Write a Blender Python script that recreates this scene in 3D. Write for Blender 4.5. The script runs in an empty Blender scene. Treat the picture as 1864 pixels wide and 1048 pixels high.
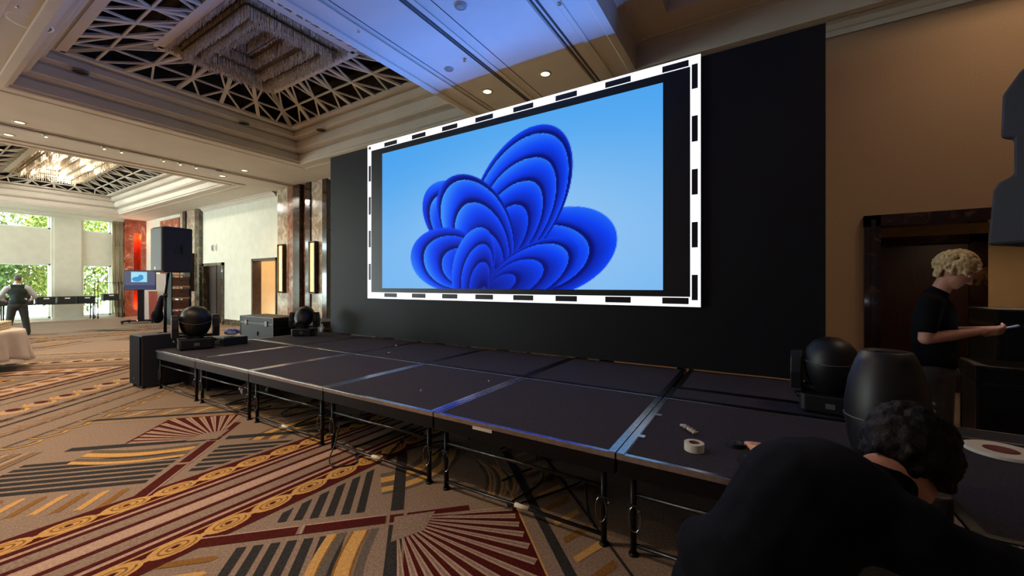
import bpy, bmesh, math, random
from math import sin, cos, pi, radians as R
from mathutils import Vector, Matrix, Euler
import numpy as np
random.seed(7)
SC = bpy.context.scene
COL = SC.collection

# ------------------------------------------------------------------ camera
cam_d = bpy.data.cameras.new('camera'); cam = bpy.data.objects.new('camera', cam_d); COL.objects.link(cam)
cam_d.sensor_width = 36.0; cam_d.lens = 36.0 * 726 / 1864; cam_d.clip_start = .05; cam_d.clip_end = 200
cam.location = (0, 0, 1.6); cam.rotation_euler = (R(90), 0, R(31.7)); cam_d.shift_y = -6.0 / 1864
SC.camera = cam
SC.view_settings.view_transform = 'Standard'; SC.view_settings.look = 'None'
SC.view_settings.exposure = 0.0; SC.view_settings.gamma = 1.0; SC.view_settings.use_curve_mapping = False

# ------------------------------------------------------------------ world and sun
W = bpy.data.worlds.new('world'); SC.world = W; W.use_nodes = True
bg = W.node_tree.nodes['Background']; bg.inputs[0].default_value = (.80, .93, 1.0, 1); bg.inputs[1].default_value = 19.0

def light(name, kind, loc, energy, color, rot=(0, 0, 0), **kw):
    d = bpy.data.lights.new(name, kind); d.energy = energy; d.color = color
    for k, v in kw.items(): setattr(d, k, v)
    o = bpy.data.objects.new(name, d); COL.objects.link(o); o.location = loc; o.rotation_euler = rot
    return o
def aim(o, v): o.rotation_euler = Vector(v).to_track_quat('-Z', 'Y').to_euler()
s_ = light('sun', 'SUN', (0, 0, 20), 5.0, (1, .95, .8), angle=R(1)); aim(s_, (-.25, .85, -1.0))
YF_ = -8.0
# daylight openings of the window wall: sky portals
for (y0, y1, z0, z1) in ((-7.5, -1.5, .1, 2.5), (-.6, 4.4, .1, 2.5), (5.41, 6.42, .1, 2.5), (-7.5, -1.5, 4.15, 4.75), (-.6, 4.4, 4.15, 4.75), (5.41, 6.42, 4.15, 4.75)):
    p = light('window_daylight', 'AREA', (-27.62, (y0 + y1) / 2, (z0 + z1) / 2), 1.0, (1, 1, 1), shape='RECTANGLE', size=z1 - z0, size_y=y1 - y0)
    aim(p, (1, 0, 0)); p.rotation_euler = (0, R(-90), 0); p.data.cycles.is_portal = True
for (x0, x1) in ((-25, -17.5),):      # tall windows in the wall behind the camera
    p = light('window_daylight', 'AREA', ((x0 + x1) / 2, YF_ - .05, 2.3), 1.0, (1, 1, 1), shape='RECTANGLE', size=x1 - x0, size_y=3.8)
    aim(p, (0, 1, 0)); p.data.cycles.is_portal = True
# added unseen blue spots that strengthen the LED wall's spill on ceiling and floor
BOOST_E = 80.0
for i in range(6):
    s_ = light('led_spill_boost', 'SPOT', (-5.6 + i * .88, 4.99, 3.3), BOOST_E, (.07, .25, 1.0), spot_size=R(150), spot_blend=1.0, shadow_soft_size=0.0)
    aim(s_, (0, -1, .75))
# house lights (fixtures are built below, at the same places)
WARM = (1.0, .74, .48)
def spot_down(x, y, z, e, col=WARM, size=110, soft=.05):
    e *= 3.0
    s = light('downlight_lamp', 'SPOT', (x, y, z - .03), e, col, spot_size=R(size), spot_blend=.8, shadow_soft_size=soft)
    return s

# ------------------------------------------------------------------ materials
def lin(c):
    c = [v / 255. for v in c]
    return tuple((v / 12.92 if v <= .04045 else ((v + .055) / 1.055) ** 2.4) for v in c) + (1,)
MATS = {}
def mat(name, rgb, rough=.6, metal=0.0, noise=0.0, scale=30., bump=0.0, rgb2=None, spec=.5, coat=0.0, stretch=None, detail=4):
    if name in MATS: return MATS[name]
    m = bpy.data.materials.new(name); m.use_nodes = True; nt = m.node_tree; b = nt.nodes['Principled BSDF']
    b.inputs['Base Color'].default_value = lin(rgb); b.inputs['Roughness'].default_value = rough
    b.inputs['Metallic'].default_value = metal; b.inputs['Specular IOR Level'].default_value = spec
    b.inputs['Coat Weight'].default_value = coat
    if noise or bump or rgb2:
        tc = nt.nodes.new('ShaderNodeTexCoord'); n = nt.nodes.new('ShaderNodeTexNoise'); n.inputs['Scale'].default_value = scale; n.inputs['Detail'].default_value = detail
        mp = nt.nodes.new('ShaderNodeMapping'); nt.links.new(tc.outputs['Object'], mp.inputs[0]); nt.links.new(mp.outputs[0], n.inputs['Vector'])
        if stretch: mp.inputs['Scale'].default_value = stretch
        if noise or rgb2:
            r = nt.nodes.new('ShaderNodeValToRGB'); r.color_ramp.elements[0].position = .35; r.color_ramp.elements[1].position = .65
            c = lin(rgb); c2 = lin(rgb2) if rgb2 else tuple(min(1, v * (1 + noise)) for v in c[:3]) + (1,)
            c1 = c if rgb2 else tuple(v * (1 - noise) for v in c[:3]) + (1,)
            r.color_ramp.elements[0].color = c1; r.color_ramp.elements[1].color = c2
            nt.links.new(n.outputs['Fac'], r.inputs[0]); nt.links.new(r.outputs[0], b.inputs['Base Color'])
        if bump:
            bp = nt.nodes.new('ShaderNodeBump'); bp.inputs['Strength'].default_value = bump; bp.inputs['Distance'].default_value = .01
            nt.links.new(n.outputs['Fac'], bp.inputs['Height']); nt.links.new(bp.outputs[0], b.inputs['Normal'])
    MATS[name] = m; return m
def emit(name, rgb, e):
    if name in MATS: return MATS[name]
    m = bpy.data.materials.new(name); m.use_nodes = True; b = m.node_tree.nodes['Principled BSDF']
    b.inputs['Base Color'].default_value = lin(rgb); b.inputs['Emission Color'].default_value = lin(rgb); b.inputs['Emission Strength'].default_value = e
    b.inputs['Roughness'].default_value = .4
    MATS[name] = m; return m
def marble(name, a, b_, c_, scale=2.5):
    m = bpy.data.materials.new(name); m.use_nodes = True; nt = m.node_tree; b = nt.nodes['Principled BSDF']
    tc = nt.nodes.new('ShaderNodeTexCoord')
    n1 = nt.nodes.new('ShaderNodeTexNoise'); n1.inputs['Scale'].default_value = scale; n1.inputs['Detail'].default_value = 9; n1.inputs['Distortion'].default_value = 1.4
    n1.inputs['Roughness'].default_value = .65
    r = nt.nodes.new('ShaderNodeValToRGB'); r.color_ramp.elements[0].position = .38; r.color_ramp.elements[0].color = lin(a)
    r.color_ramp.elements[1].position = .56; r.color_ramp.elements[1].color = lin(b_)
    e = r.color_ramp.elements.new(.68); e.color = lin(c_)
    nt.links.new(tc.outputs['Object'], n1.inputs['Vector']); nt.links.new(n1.outputs['Fac'], r.inputs[0]); nt.links.new(r.outputs[0], b.inputs['Base Color'])
    b.inputs['Roughness'].default_value = .12; b.inputs['Coat Weight'].default_value = .3
    MATS[name] = m; return m

M_cream = mat('cream_plaster', (222, 222, 202), .8, noise=.04, scale=3)
M_ceil = mat('ceiling_plaster', (205, 196, 180), .75, noise=.03, scale=2)
M_tan = mat('tan_wallcovering', (172, 142, 112), .8, noise=.05, scale=60, bump=.1)
M_white = mat('white_paint', (232, 234, 226), .6, noise=.02, scale=4)
M_void = mat('ceiling_void', (62, 54, 46), .9, noise=.4, scale=5)
M_black = mat('black_fabric', (12, 12, 15), .85, noise=.25, scale=300, bump=.1, spec=.15)
M_backdrop = mat('black_backdrop_panel', (11, 11, 16), .6, noise=.1, scale=2, spec=.35)
M_blackpl = mat('black_plastic', (15, 15, 19), .45, noise=.15, scale=80)
M_speaker = mat('textured_black_paint', (22, 27, 44), .6, noise=.2, scale=400, bump=.2)
M_grille = mat('speaker_grille', (95, 96, 92), .5, metal=.4, noise=.25, scale=500, bump=.3)
M_deck = mat('stage_carpet', (66, 63, 68), .95, noise=.35, scale=260, bump=.5, spec=.1)
M_steelblk = mat('black_steel', (24, 24, 26), .38, metal=.6, noise=.2, scale=40)
M_rail = mat('worn_steel_tube', (70, 68, 66), .3, metal=.9, noise=.25, scale=25)
M_alu = mat('aluminium_trim', (172, 172, 176), .24, metal=1.0, noise=.12, scale=30)
M_chrome = mat('chrome', (210, 210, 212), .12, metal=1.0, noise=.03)
M_wood = mat('dark_brown_door_veneer', (58, 34, 24), .35, rgb2=(44, 25, 18), scale=6, stretch=(9, 9, .7))
M_bronze = mat('dark_bronze', (62, 46, 34), .3, metal=.5, noise=.2, scale=8)
M_walltan = mat('lit_alcove_wall', (206, 174, 128), .8, noise=.04, scale=4)
M_cloth = mat('white_tablecloth', (208, 196, 190), .85, noise=.04, scale=6)
M_skin = mat('skin', (196, 140, 114), .55, noise=.06, scale=20)
M_blond = mat('blond_hair', (228, 202, 152), .6, rgb2=(176, 142, 92), scale=60, bump=.9, stretch=(1, 1, .4))
M_dkhair = mat('dark_hair', (15, 12, 11), .6, spec=.2, noise=.4, scale=60, bump=.8)
M_grhair = mat('grey_hair', (96, 92, 84), .6, noise=.3, scale=60, bump=.6)
M_tshirt = mat('black_tshirt', (14, 14, 17), .85, noise=.15, scale=60, bump=.15, spec=.15)
M_navy = mat('navy_jacket', (9, 12, 19), .8, noise=.15, scale=40, bump=.15, spec=.1)
M_trouser = mat('dark_olive_trousers', (74, 68, 58), .9, noise=.15, scale=40)
M_char = mat('charcoal_trousers', (52, 56, 54), .9, noise=.1, scale=40)
M_vest = mat('dark_green_vest', (32, 46, 40), .8, noise=.1, scale=40)
M_shirt = mat('white_shirt', (210, 216, 222), .8, noise=.04, scale=20)
M_curtain = mat('beige_curtain', (222, 214, 180), .85, rgb2=(176, 168, 134), scale=3, stretch=(6, 6, .5))
M_redlit = mat('niche_glow_colour', (196, 62, 30), .6, noise=.1, scale=6)  # red-orange glow of the niche is also put into this colour
M_leaf = mat('sunny_leaf', (96, 116, 34), .5, rgb2=(40, 70, 22), scale=2.5)
M_leaf2 = mat('yellow_leaf', (132, 134, 36), .5, rgb2=(70, 94, 24), scale=2.5)
M_bark = mat('bark', (84, 68, 50), .9, noise=.3, scale=12)
M_paving = mat('pale_paving', (196, 196, 184), .8, noise=.08, scale=3)
M_rubber = mat('black_rubber', (14, 14, 15), .6, noise=.1)
M_tapew = mat('white_tape', (222, 214, 196), .6, noise=.03)
M_brown = mat('cardboard_core', (120, 88, 60), .8, noise=.1)
M_red = mat('dull_red_core', (120, 50, 44), .7, noise=.1)
M_pink = mat('pink_board', (206, 112, 96), .7, noise=.04)
M_brcase = mat('brown_case_front', (104, 52, 34), .5, rgb2=(52, 30, 22), scale=30)
M_lamp = emit('warm_lamp_glass', (255, 226, 160), 5.0)
M_sconce = emit('sconce_glass', (255, 216, 120), 1.55)
M_spk = mat('ceiling_metal_grille', (150, 138, 122), .6, noise=.1, scale=60)
M_discw = mat('white_disc', (190, 182, 168), .5, noise=.03)
M_slot = mat('dark_slot', (38, 32, 28), .7, noise=.1)
M_crystal = mat('crystal_strand', (214, 196, 168), .10, noise=.3, scale=20, spec=1.0)
M_crysteel = mat('chandelier_frame', (110, 92, 70), .3, metal=.8, noise=.1)
M_crate = mat('black_crate', (34, 36, 34), .6, noise=.2, scale=20)
M_phone = mat('phone_case', (150, 150, 158), .25, metal=.3, noise=.03)
M_pier = marble('rose_marble', (150, 66, 44), (176, 92, 66), (226, 176, 146), 2.2)
M_marb = marble('beige_marble', (142, 122, 100), (182, 166, 144), (218, 206, 186), 3.0)
M_marbp = marble('pink_marble', (104, 66, 50), (146, 104, 84), (192, 156, 130), 3.2)
M_marbd = marble('dark_brown_marble', (28, 17, 12), (46, 29, 20), (96, 70, 50), 4.0)
M_marbg = marble('olive_marble', (58, 52, 40), (92, 84, 66), (140, 128, 104), 4.0)

# ------------------------------------------------------------------ mesh helpers
class MB:
    def __init__(s): s.bm = bmesh.new(); s.mi = 0
    def _fin(s, fs):
        for f in fs: f.material_index = s.mi
    def poly(s, pts):
        vs = [s.bm.verts.new(p) for p in pts]
        try: f = s.bm.faces.new(vs); f.material_index = s.mi
        except ValueError: pass
        return s
    def box(s, x0, x1, y0, y1, z0, z1, M=None):
        v = [Vector((x, y, z)) for z in (z0, z1) for (x, y) in ((x0, y0), (x1, y0), (x1, y1), (x0, y1))]
        if M is not None: v = [M @ p for p in v]
        v = [s.bm.verts.new(p) for p in v]
        fs = [s.bm.faces.new([v[i] for i in q]) for q in ((3, 2, 1, 0), (4, 5, 6, 7), (0, 1, 5, 4), (1, 2, 6, 5), (2, 3, 7, 6), (3, 0, 4, 7))]
        s._fin(fs); return s
    def bar(s, a, b, w, h):            # rectangular bar from a to b; h is measured along the world z-ish up
        a, b = Vector(a), Vector(b); d = (b - a); L = d.length
        if L < 1e-6: return s
        d.normalize(); up = Vector((0, 0, 1)) if abs(d.z) < .95 else Vector((0, 1, 0))
        x = d.cross(up).normalized(); u = x.cross(d).normalized()
        v = []
        for p in (a, b):
            for (i, j) in ((-1, -1), (1, -1), (1, 1), (-1, 1)): v.append(s.bm.verts.new(p + x * i * w / 2 + u * j * h / 2))
        fs = [s.bm.faces.new([v[i] for i in q]) for q in ((3, 2, 1, 0), (4, 5, 6, 7), (0, 1, 5, 4), (1, 2, 6, 5), (2, 3, 7, 6), (3, 0, 4, 7))]
        s._fin(fs); return s
    def tube(s, pts, r, n=8, closed=False):
        pts = [Vector(p) for p in pts]; rings = []
        up0 = Vector((0, 0, 1)); N = len(pts)
        for i, p in enumerate(pts):
            if closed: d = pts[(i + 1) % N] - pts[i - 1]
            else: d = pts[min(i + 1, N - 1)] - pts[max(i - 1, 0)]
            d.normalize(); up = up0 if abs(d.dot(up0)) < .97 else Vector((0, 1, 0))
            x = d.cross(up).normalized(); y = x.cross(d).normalized()
            rr = r[i] if isinstance(r, (list, tuple)) else r
            rings.append([s.bm.verts.new(p + x * rr * cos(2 * pi * k / n) + y * rr * sin(2 * pi * k / n)) for k in range(n)])
        fs = []
        rng = range(N) if closed else range(N - 1)
        for i in rng:
            a, b = rings[i], rings[(i + 1) % N]
            for k in range(n): fs.append(s.bm.faces.new((a[k], a[(k + 1) % n], b[(k + 1) % n], b[k])))
        if not closed: fs.append(s.bm.faces.new(rings[0][::-1])); fs.append(s.bm.faces.new(rings[-1]))
        for f in fs: f.smooth = n > 6
        s._fin(fs); return s
    def lathe(s, prof, n=24, M=None, smooth=True):     # prof: (radius, z)
        rings = []
        M = M or Matrix.Identity(4)
        for (r, z) in prof:
            if r < 1e-5: rings.append([s.bm.verts.new(M @ Vector((0, 0, z)))])
            else: rings.append([s.bm.verts.new(M @ Vector((r * cos(2 * pi * k / n), r * sin(2 * pi * k / n), z))) for k in range(n)])
        fs = []
        for a, b in zip(rings, rings[1:]):
            for k in range(n):
                k2 = (k + 1) % n
                q = []
                if len(a) == 1: q = [a[0], b[k2], b[k]]
                elif len(b) == 1: q = [a[k], a[k2], b[0]]
                else: q = [a[k], a[k2], b[k2], b[k]]
                if len(a) == 1 and len(b) == 1: continue
                try: f = s.bm.faces.new(q); f.smooth = smooth; fs.append(f)
                except ValueError: pass
        s._fin(fs); return s
    def prism(s, out, t0, t1, M=None):                 # outline in local x,y extruded z t0..t1
        M = M or Matrix.Identity(4)
        a = [s.bm.verts.new(M @ Vector((x, y, t0))) for x, y in out]; b = [s.bm.verts.new(M @ Vector((x, y, t1))) for x, y in out]
        n = len(out); fs = [s.bm.faces.new(a[::-1]), s.bm.faces.new(b)]
        for k in range(n): fs.append(s.bm.faces.new((a[k], a[(k + 1) % n], b[(k + 1) % n], b[k])))
        s._fin(fs); return s
    def build(s, name, mats, parent=None, bevel=0, loc=None, rot=None, recalc=True, smooth=False):
        if recalc: bmesh.ops.recalc_face_normals(s.bm, faces=s.bm.faces)
        me = bpy.data.meshes.new(name); s.bm.to_mesh(me); s.bm.free()
        if not isinstance(mats, (list, tuple)): mats = [mats]
        for m in mats: me.materials.append(m)
        o = bpy.data.objects.new(name, me); COL.objects.link(o)
        if parent is not None: o.parent = parent
        if loc is not None: o.location = loc
        if rot is not None: o.rotation_euler = rot
        if bevel:
            b = o.modifiers.new('bevel', 'BEVEL'); b.width = bevel; b.segments = 2; b.limit_method = 'ANGLE'; b.harden_normals = False
        if smooth:
            for p in me.polygons: p.use_smooth = True
        return o
def tag(o, label=None, cat=None, group=None, kind=None):
    if label: o['label'] = label
    if cat: o['category'] = cat
    if group: o['group'] = group
    if kind: o['kind'] = kind
    return o
def thing(name, label, cat, loc=(0, 0, 0), rz=0, group=None):
    o = bpy.data.objects.new(name, None); COL.objects.link(o); o.location = loc; o.rotation_euler = (0, 0, rz); o.empty_display_size = .1
    return tag(o, label, cat, group)
def struct(name, mb, mats, **k):
    o = mb.build(name, mats, **k)
    if k.get('parent') is None: o['kind'] = 'structure'
    return o
def dup(root, loc=None, rz=None, label=None, group=None):
    r = root.copy(); COL.objects.link(r)
    if loc is not None: r.location = loc
    if rz is not None: r.rotation_euler = (0, 0, rz)
    if label: r['label'] = label
    if group: r['group'] = group
    for ch in list(root.children):
        c = ch.copy(); COL.objects.link(c); c.parent = r
        for g in list(ch.children):
            d = g.copy(); COL.objects.link(d); d.parent = c
    return r
RX = lambda a: Matrix.Rotation(a, 4, 'X')
RY = lambda a: Matrix.Rotation(a, 4, 'Y')
RZ = lambda a: Matrix.Rotation(a, 4, 'Z')
T = lambda *v: Matrix.Translation(v)

def fuse(name, prims, voxel, m, parent=None, smooth=3, bump=None):
    """one continuous surface grown over tapered limbs and ellipsoids"""
    bm = bmesh.new()
    for p in prims:
        if p[0] == 'c':
            _, a, ra, b, rb = p; a, b = Vector(a), Vector(b); d = b - a; L = d.length
            q = d.to_track_quat('Z', 'Y').to_matrix().to_4x4() if L > 1e-6 else Matrix.Identity(4)
            M = T(*a) @ q; n = 14; rings = []; K = 5
            prof = [(ra * sin(pi / 2 * i / K), -ra * cos(pi / 2 * i / K)) for i in range(K + 1)] + [(rb * cos(pi / 2 * i / K), L + rb * sin(pi / 2 * i / K)) for i in range(K + 1)]
        else:
            _, c, rad, rot = p; n = 20; K = 12; L = 0
            M = T(*c) @ Euler(rot).to_matrix().to_4x4() @ Matrix.Diagonal((*rad, 1))
            prof = [(sin(pi * i / K), -cos(pi * i / K)) for i in range(K + 1)]
        rings = []
        for (r, z) in prof:
            if r < 1e-6: rings.append([bm.verts.new(M @ Vector((0, 0, z)))])
            else: rings.append([bm.verts.new(M @ Vector((r * cos(2 * pi * k / n), r * sin(2 * pi * k / n), z))) for k in range(n)])
        for A, B in zip(rings, rings[1:]):
            for k in range(n):
                k2 = (k + 1) % n
                if len(A) == 1: qd = [A[0], B[k2], B[k]]
                elif len(B) == 1: qd = [A[k], A[k2], B[0]]
                else: qd = [A[k], A[k2], B[k2], B[k]]
                bm.faces.new(qd)
    bmesh.ops.recalc_face_normals(bm, faces=bm.faces)
    me = bpy.data.meshes.new(name); bm.to_mesh(me); bm.free(); me.materials.append(m)
    o = bpy.data.objects.new(name, me); COL.objects.link(o)
    if parent is not None: o.parent = parent
    r = o.modifiers.new('remesh', 'REMESH'); r.mode = 'VOXEL'; r.voxel_size = voxel; r.use_smooth_shade = True
    s = o.modifiers.new('smooth', 'SMOOTH'); s.iterations = smooth; s.factor = .5
    if bump:
        tx = bpy.data.textures.new(name + '_tex', 'CLOUDS'); tx.noise_scale = bump[1]
        dm = o.modifiers.new('displace', 'DISPLACE'); dm.texture = tx; dm.strength = bump[0]; dm.mid_level = .5
    return o

# =================================================================== ROOM
ZC = 4.87
XL, XR, YF, YB, YRW = -27.4, 7.0, -8.0, 7.6, 6.4
COFFERS = [(-10.45, -4.7), (-25.0, -14.7), (-1.57, 4.2)]
CY0, CY1 = 1.22, 6.1
# ---- walls
mb = MB(); wy = [YF - .2, -7.5, -1.5, -.6, 4.42, 5.41, 6.42, 8.2]
def wseg(y0, y1, z0, z1): mb.box(XL - .3, XL, y0, y1, z0, z1)
for (a, b) in ((YF - .2, -7.5), (-1.5, -.6), (4.42, 5.41), (6.42, 8.2)): wseg(a, b, 0, 7)
for (a, b) in ((-7.5, -1.5), (-.6, 4.42), (5.41, 6.42)): wseg(a, b, 2.55, 4.12); wseg(a, b, 4.78, 7); wseg(a, b, 0, .08)
struct('wall_left', mb, M_cream)
mb = MB()
DOORS = [(-20.21, -18.35, 2.5), (-16.1, -14.4, 2.56)]
xs = XL - .3
for (a, b, h) in DOORS:
    mb.box(xs, a, YB, YB + .25, 0, 7); mb.box(a, b, YB, YB + .25, h, 7); xs = b
mb.box(xs, -2.0, YB, YB + .25, 0, 7)
struct('wall_back', mb, M_cream)
mb = MB()
mb.box(-2.2, -2.0, YRW, YB + .25, 0, 7); mb.box(-2.2, 1.22, YRW, YRW + .2, 0, 7); mb.box(1.22, 3.3, YRW, YRW + .2, 2.31, 7); mb.box(3.3, XR + .2, YRW, YRW + .2, 0, 7)
struct('wall_right', mb, M_tan)
mb = MB(); mb.box(XR, XR + .2, YF - .2, YRW + .2, 0, 7); struct('wall_side', mb, M_tan)
mb = MB(); e_ = XL - .3
for (a, b) in ((-25, -17.5),):
    mb.box(e_, a, YF - .2, YF, 0, 7); mb.box(a, b, YF - .2, YF, 0, .4); mb.box(a, b, YF - .2, YF, 4.2, 7); e_ = b
mb.box(e_, XR + .2, YF - .2, YF, 0, 7); struct('wall_front', mb, M_cream)
for i_, (a, b) in enumerate(((-25, -17.5),)):
    mb = MB()
    for q in range(5): x_ = a + (b - a) * q / 4; mb.box(x_ - .05, x_ + .05, YF - .15, YF - .03, .4, 4.2)
    mb.box(a, b, YF - .15, YF - .03, .4, .5); mb.box(a, b, YF - .15, YF - .03, 4.1, 4.2); struct('window_%d' % (i_ + 7), mb, M_white)
mb = MB(); mb.box(XL - .3, XR + .2, YF - .2, 9.9, 7.0, 7.15); struct('sky_block_slab', mb, M_void)  # unseen slab added above the coffers to block sky light

# ---- ceiling with three recessed coffers
mb = MB()
xb = sorted({XL, XR, *[v for c in COFFERS for v in c]}); yb = [YF, CY0, CY1, YB + .1]
for i in range(len(xb) - 1):
    for j in range(3):
        x0, x1, y0, y1 = xb[i], xb[i + 1], yb[j], yb[j + 1]
        if j == 1 and any(abs(x0 - c[0]) < 1e-6 for c in COFFERS): continue
        mb.poly([(x0, y0, ZC), (x0, y1, ZC), (x1, y1, ZC), (x1, y0, ZC)])
struct('ceiling', mb, M_ceil)
PROF = [(-.42, 0), (-.42, -.025), (-.36, -.025), (-.35, -.012), (-.14, -.012), (-.13, -.035), (-.04, -.045), (0, -.03), (0, .0), (.05, .02), (.05, .21), (.0, .23), (.0, .25), (.06, .27), (.2, .285), (.2, .3),
        (.24, .33), (.24, .52), (.2, .54), (.2, .575), (.36, .585), (.36, .60), (.4, .62), (.4, .74), (.36, .76), (.36, .79), (.55, .80)]
def ring(mb, c, o1, z1, o2, z2):
    x0, x1 = c; y0, y1 = CY0, CY1
    def rc(o): return [(x0 + o, y0 + o), (x1 - o, y0 + o), (x1 - o, y1 - o), (x0 + o, y1 - o)]
    A, B = rc(o1), rc(o2)
    for k in range(4):
        k2 = (k + 1) % 4
        mb.poly([(*A[k], ZC + z1), (*A[k2], ZC + z1), (*B[k2], ZC + z2), (*B[k], ZC + z2)])
LO, LZ, IO, IZ = .51, .66, 1.45, .93          # lattice outer / inner edge: inset and height
for ci, c in enumerate(COFFERS):
    mb = MB()
    PS = [(o_ * (.86 if o_ > 0 else 1), z_ * (.84 if z_ > 0 else 1)) for o_, z_ in PROF]
    pr = PS if ci != 2 else [(-.42, 0), (-.42, -.025), (-.36, -.025), (-.35, -.012), (-.12, -.012), (-.1, -.03), (0, -.03), (0, 0), (.02, .30), (.06, .32), (.10, .32), (.12, .34), (.5, .34), (.5, .32), (.54, .32), (.56, .62), (1.5, .62)]
    for p, q in zip(pr, pr[1:]): ring(mb, c, p[0], p[1], q[0], q[1])
    if ci == 2: ring(mb, c, 1.5, .62, 2.375, .62)
    struct('trim_%d' % (ci + 1), mb, M_ceil, recalc=False)
    if ci == 2: continue
    # void above the lattice
    mb = MB(); x0, x1 = c
    mb.box(x0 + .3, x1 - .3, CY0 + .3, CY1 - .3, ZC + .67, ZC + 2.0)
    bmesh.ops.delete(mb.bm, geom=[f for f in mb.bm.faces if abs(f.calc_center_median().z - (ZC + .67)) < .01], context='FACES')
    # ducts seen in the void
    for k in range(6):
        yy = CY0 + .6 + k * .75
        mb.tube([(x0 + .4, yy, ZC + 1.25 + .15 * (k % 2)), (x1 - .4, yy + .2, ZC + 1.3)], .09, 10)
    struct('trim_%d' % (ci + 4), mb, M_void)
    # white lattice
    mb = MB()
    def P(o, z, fx, side):             # point on the sloping side; fx runs 0..1 along it
        a0, a1 = (CY0, CY1) if side in (0, 2) else (x0, x1)
        v = a0 + o + (a1 - a0 - 2 * o) * fx
        return {0: (x0 + o, v, ZC + z), 2: (x1 - o, v, ZC + z), 1: (v, CY1 - o, ZC + z), 3: (v, CY0 + o, ZC + z)}[side]
    LM, ZM = (LO + IO) / 2, (LZ + IZ) / 2
    for side in range(4):
        n = 6 if side in (1, 3) else 5
        wt = .032
        if c[0] < -20 and side != 0: n += 3 if side in (1, 3) else 0
        mb.bar(P(LO - .02, LZ, 0, side), P(LO - .02, LZ, 1, side), .12, .05)
        mb.bar(P(IO + .02, IZ, 0, side), P(IO + .02, IZ, 1, side), .14, .06)
        for k in range(n + 1):
            f = k / n
            mb.bar(P(LO, LZ, f, side), P(IO, IZ, f, side), .07 if 0 < k < n else .10, .04)
        for k in range(n):
            f0, f1, fm = k / n, (k + 1) / n, (k + .5) / n
            n0, n1 = P(LM, ZM, f0, side), P(LM, ZM, f1, side)
            for t in (P(LO, LZ, fm, side), P(IO, IZ, fm, side), P(LM, ZM, fm, side)):
                mb.bar(n0, t, wt, .03); mb.bar(n1, t, wt, .03)
    # inner well where the chandelier hangs
    for (o1, z1, o2, z2) in ((IO, IZ, IO + .1, IZ + .02), (IO + .1, IZ + .02, IO + .1, IZ + .12), (IO + .1, IZ + .12, IO + .16, IZ + .13), (IO + .16, IZ + .13, IO + .16, IZ + .95)): ring(mb, c, o1, z1, o2, z2)
    struct('trim_%d' % (ci + 7), mb, M_ceil)
# crown moulding under the ceiling along the walls
def molding(name, pts, prof, m, closed=False):
    mb = MB()
    for (p, q, n) in pts:
        for (a, b) in zip(prof, prof[1:]):
            P0 = lambda e, w: (e[0] + n[0] * w[0], e[1] + n[1] * w[0], w[1])
            mb.poly([P0(p, a), P0(q, a), P0(q, b), P0(p, b)])
    return struct(name, mb, m, recalc=False)
cr = [(.02, ZC - .16), (.03, ZC - .16), (.04, ZC - .1), (.07, ZC - .09), (.10, ZC - .04), (.16, ZC - .03), (.16, ZC)]
molding('trim_10', [((-11.3, YB), (-2.0, YB), (0, -1)), ((-20.3, YB), (-14.45, YB), (0, -1))], cr, M_ceil)
molding('trim_11', [((-2.2, YRW), (XR, YRW), (0, -1))], cr, M_ceil)
# slots (curtain tracks) let into the ceiling
mb = MB()
for x in (-3.50, -3.46, -2.23, -2.17, -13.13, -13.03): mb.box(x - .014, x + .014, -3, 7.4, ZC - .006, ZC + .004)
for x in (-3.2, -2.0, -1.85, -4.2, -4.35): mb.box(x - .005, x + .005, -3, 7.4, ZC - .004, ZC + .004)
struct('trim_12', mb, M_slot)
mb = MB()
for x in (-3.38, -2.28, -13.22, -12.95): mb.box(x - .02, x + .02, -3, 7.4, ZC - .014, ZC + .002)
struct('trim_13', mb, M_ceil)

# ---- windows: frames, glass
def window(i, y0, y1, z0, z1, bars=()):
    mb = MB(); w = .07
    mb.box(XL - .22, XL - .08, y0, y0 + w, z0, z1); mb.box(XL - .22, XL - .08, y1 - w, y1, z0, z1)
    mb.box(XL - .22, XL - .08, y0, y1, z0, z0 + w); mb.box(XL - .22, XL - .08, y0, y1, z1 - w, z1)
    for b in bars: mb.box(XL - .2, XL - .1, b - .03, b + .03, z0, z1)
    fr = struct('window_%d' % i, mb, M_white)
    g = MB(); g.box(XL - .155, XL - .145, y0 + w, y1 - w, z0 + w, z1 - w)
    gm = MATS.get('window_glass')
    if gm is None:
        gm = bpy.data.materials.new('window_glass'); gm.use_nodes = True; nt = gm.node_tree; nt.nodes.remove(nt.nodes['Principled BSDF'])
        tr = nt.nodes.new('ShaderNodeBsdfTransparent'); gl = nt.nodes.new('ShaderNodeBsdfGlossy'); gl.inputs['Roughness'].default_value = .02
        mx = nt.nodes.new('ShaderNodeMixShader'); mx.inputs[0].default_value = .06
        tr.inputs[0].default_value = (.93, .97, .94, 1)
        nt.links.new(tr.outputs[0], mx.inputs[1]); nt.links.new(gl.outputs[0], mx.inputs[2]); nt.links.new(mx.outputs[0], nt.nodes['Material Output'].inputs[0])
        MATS['window_glass'] = gm
    g.build('pane', gm, fr)
wi = 1
for (a, b, bars) in ((-7.5, -1.5, (-4.5,)), (-.6, 4.42, (1.9,)), (5.41, 6.42, ())):
    window(wi, a, b, .08, 2.55, bars); window(wi + 1, a, b, 4.12, 4.78, ()); wi += 2
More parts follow.
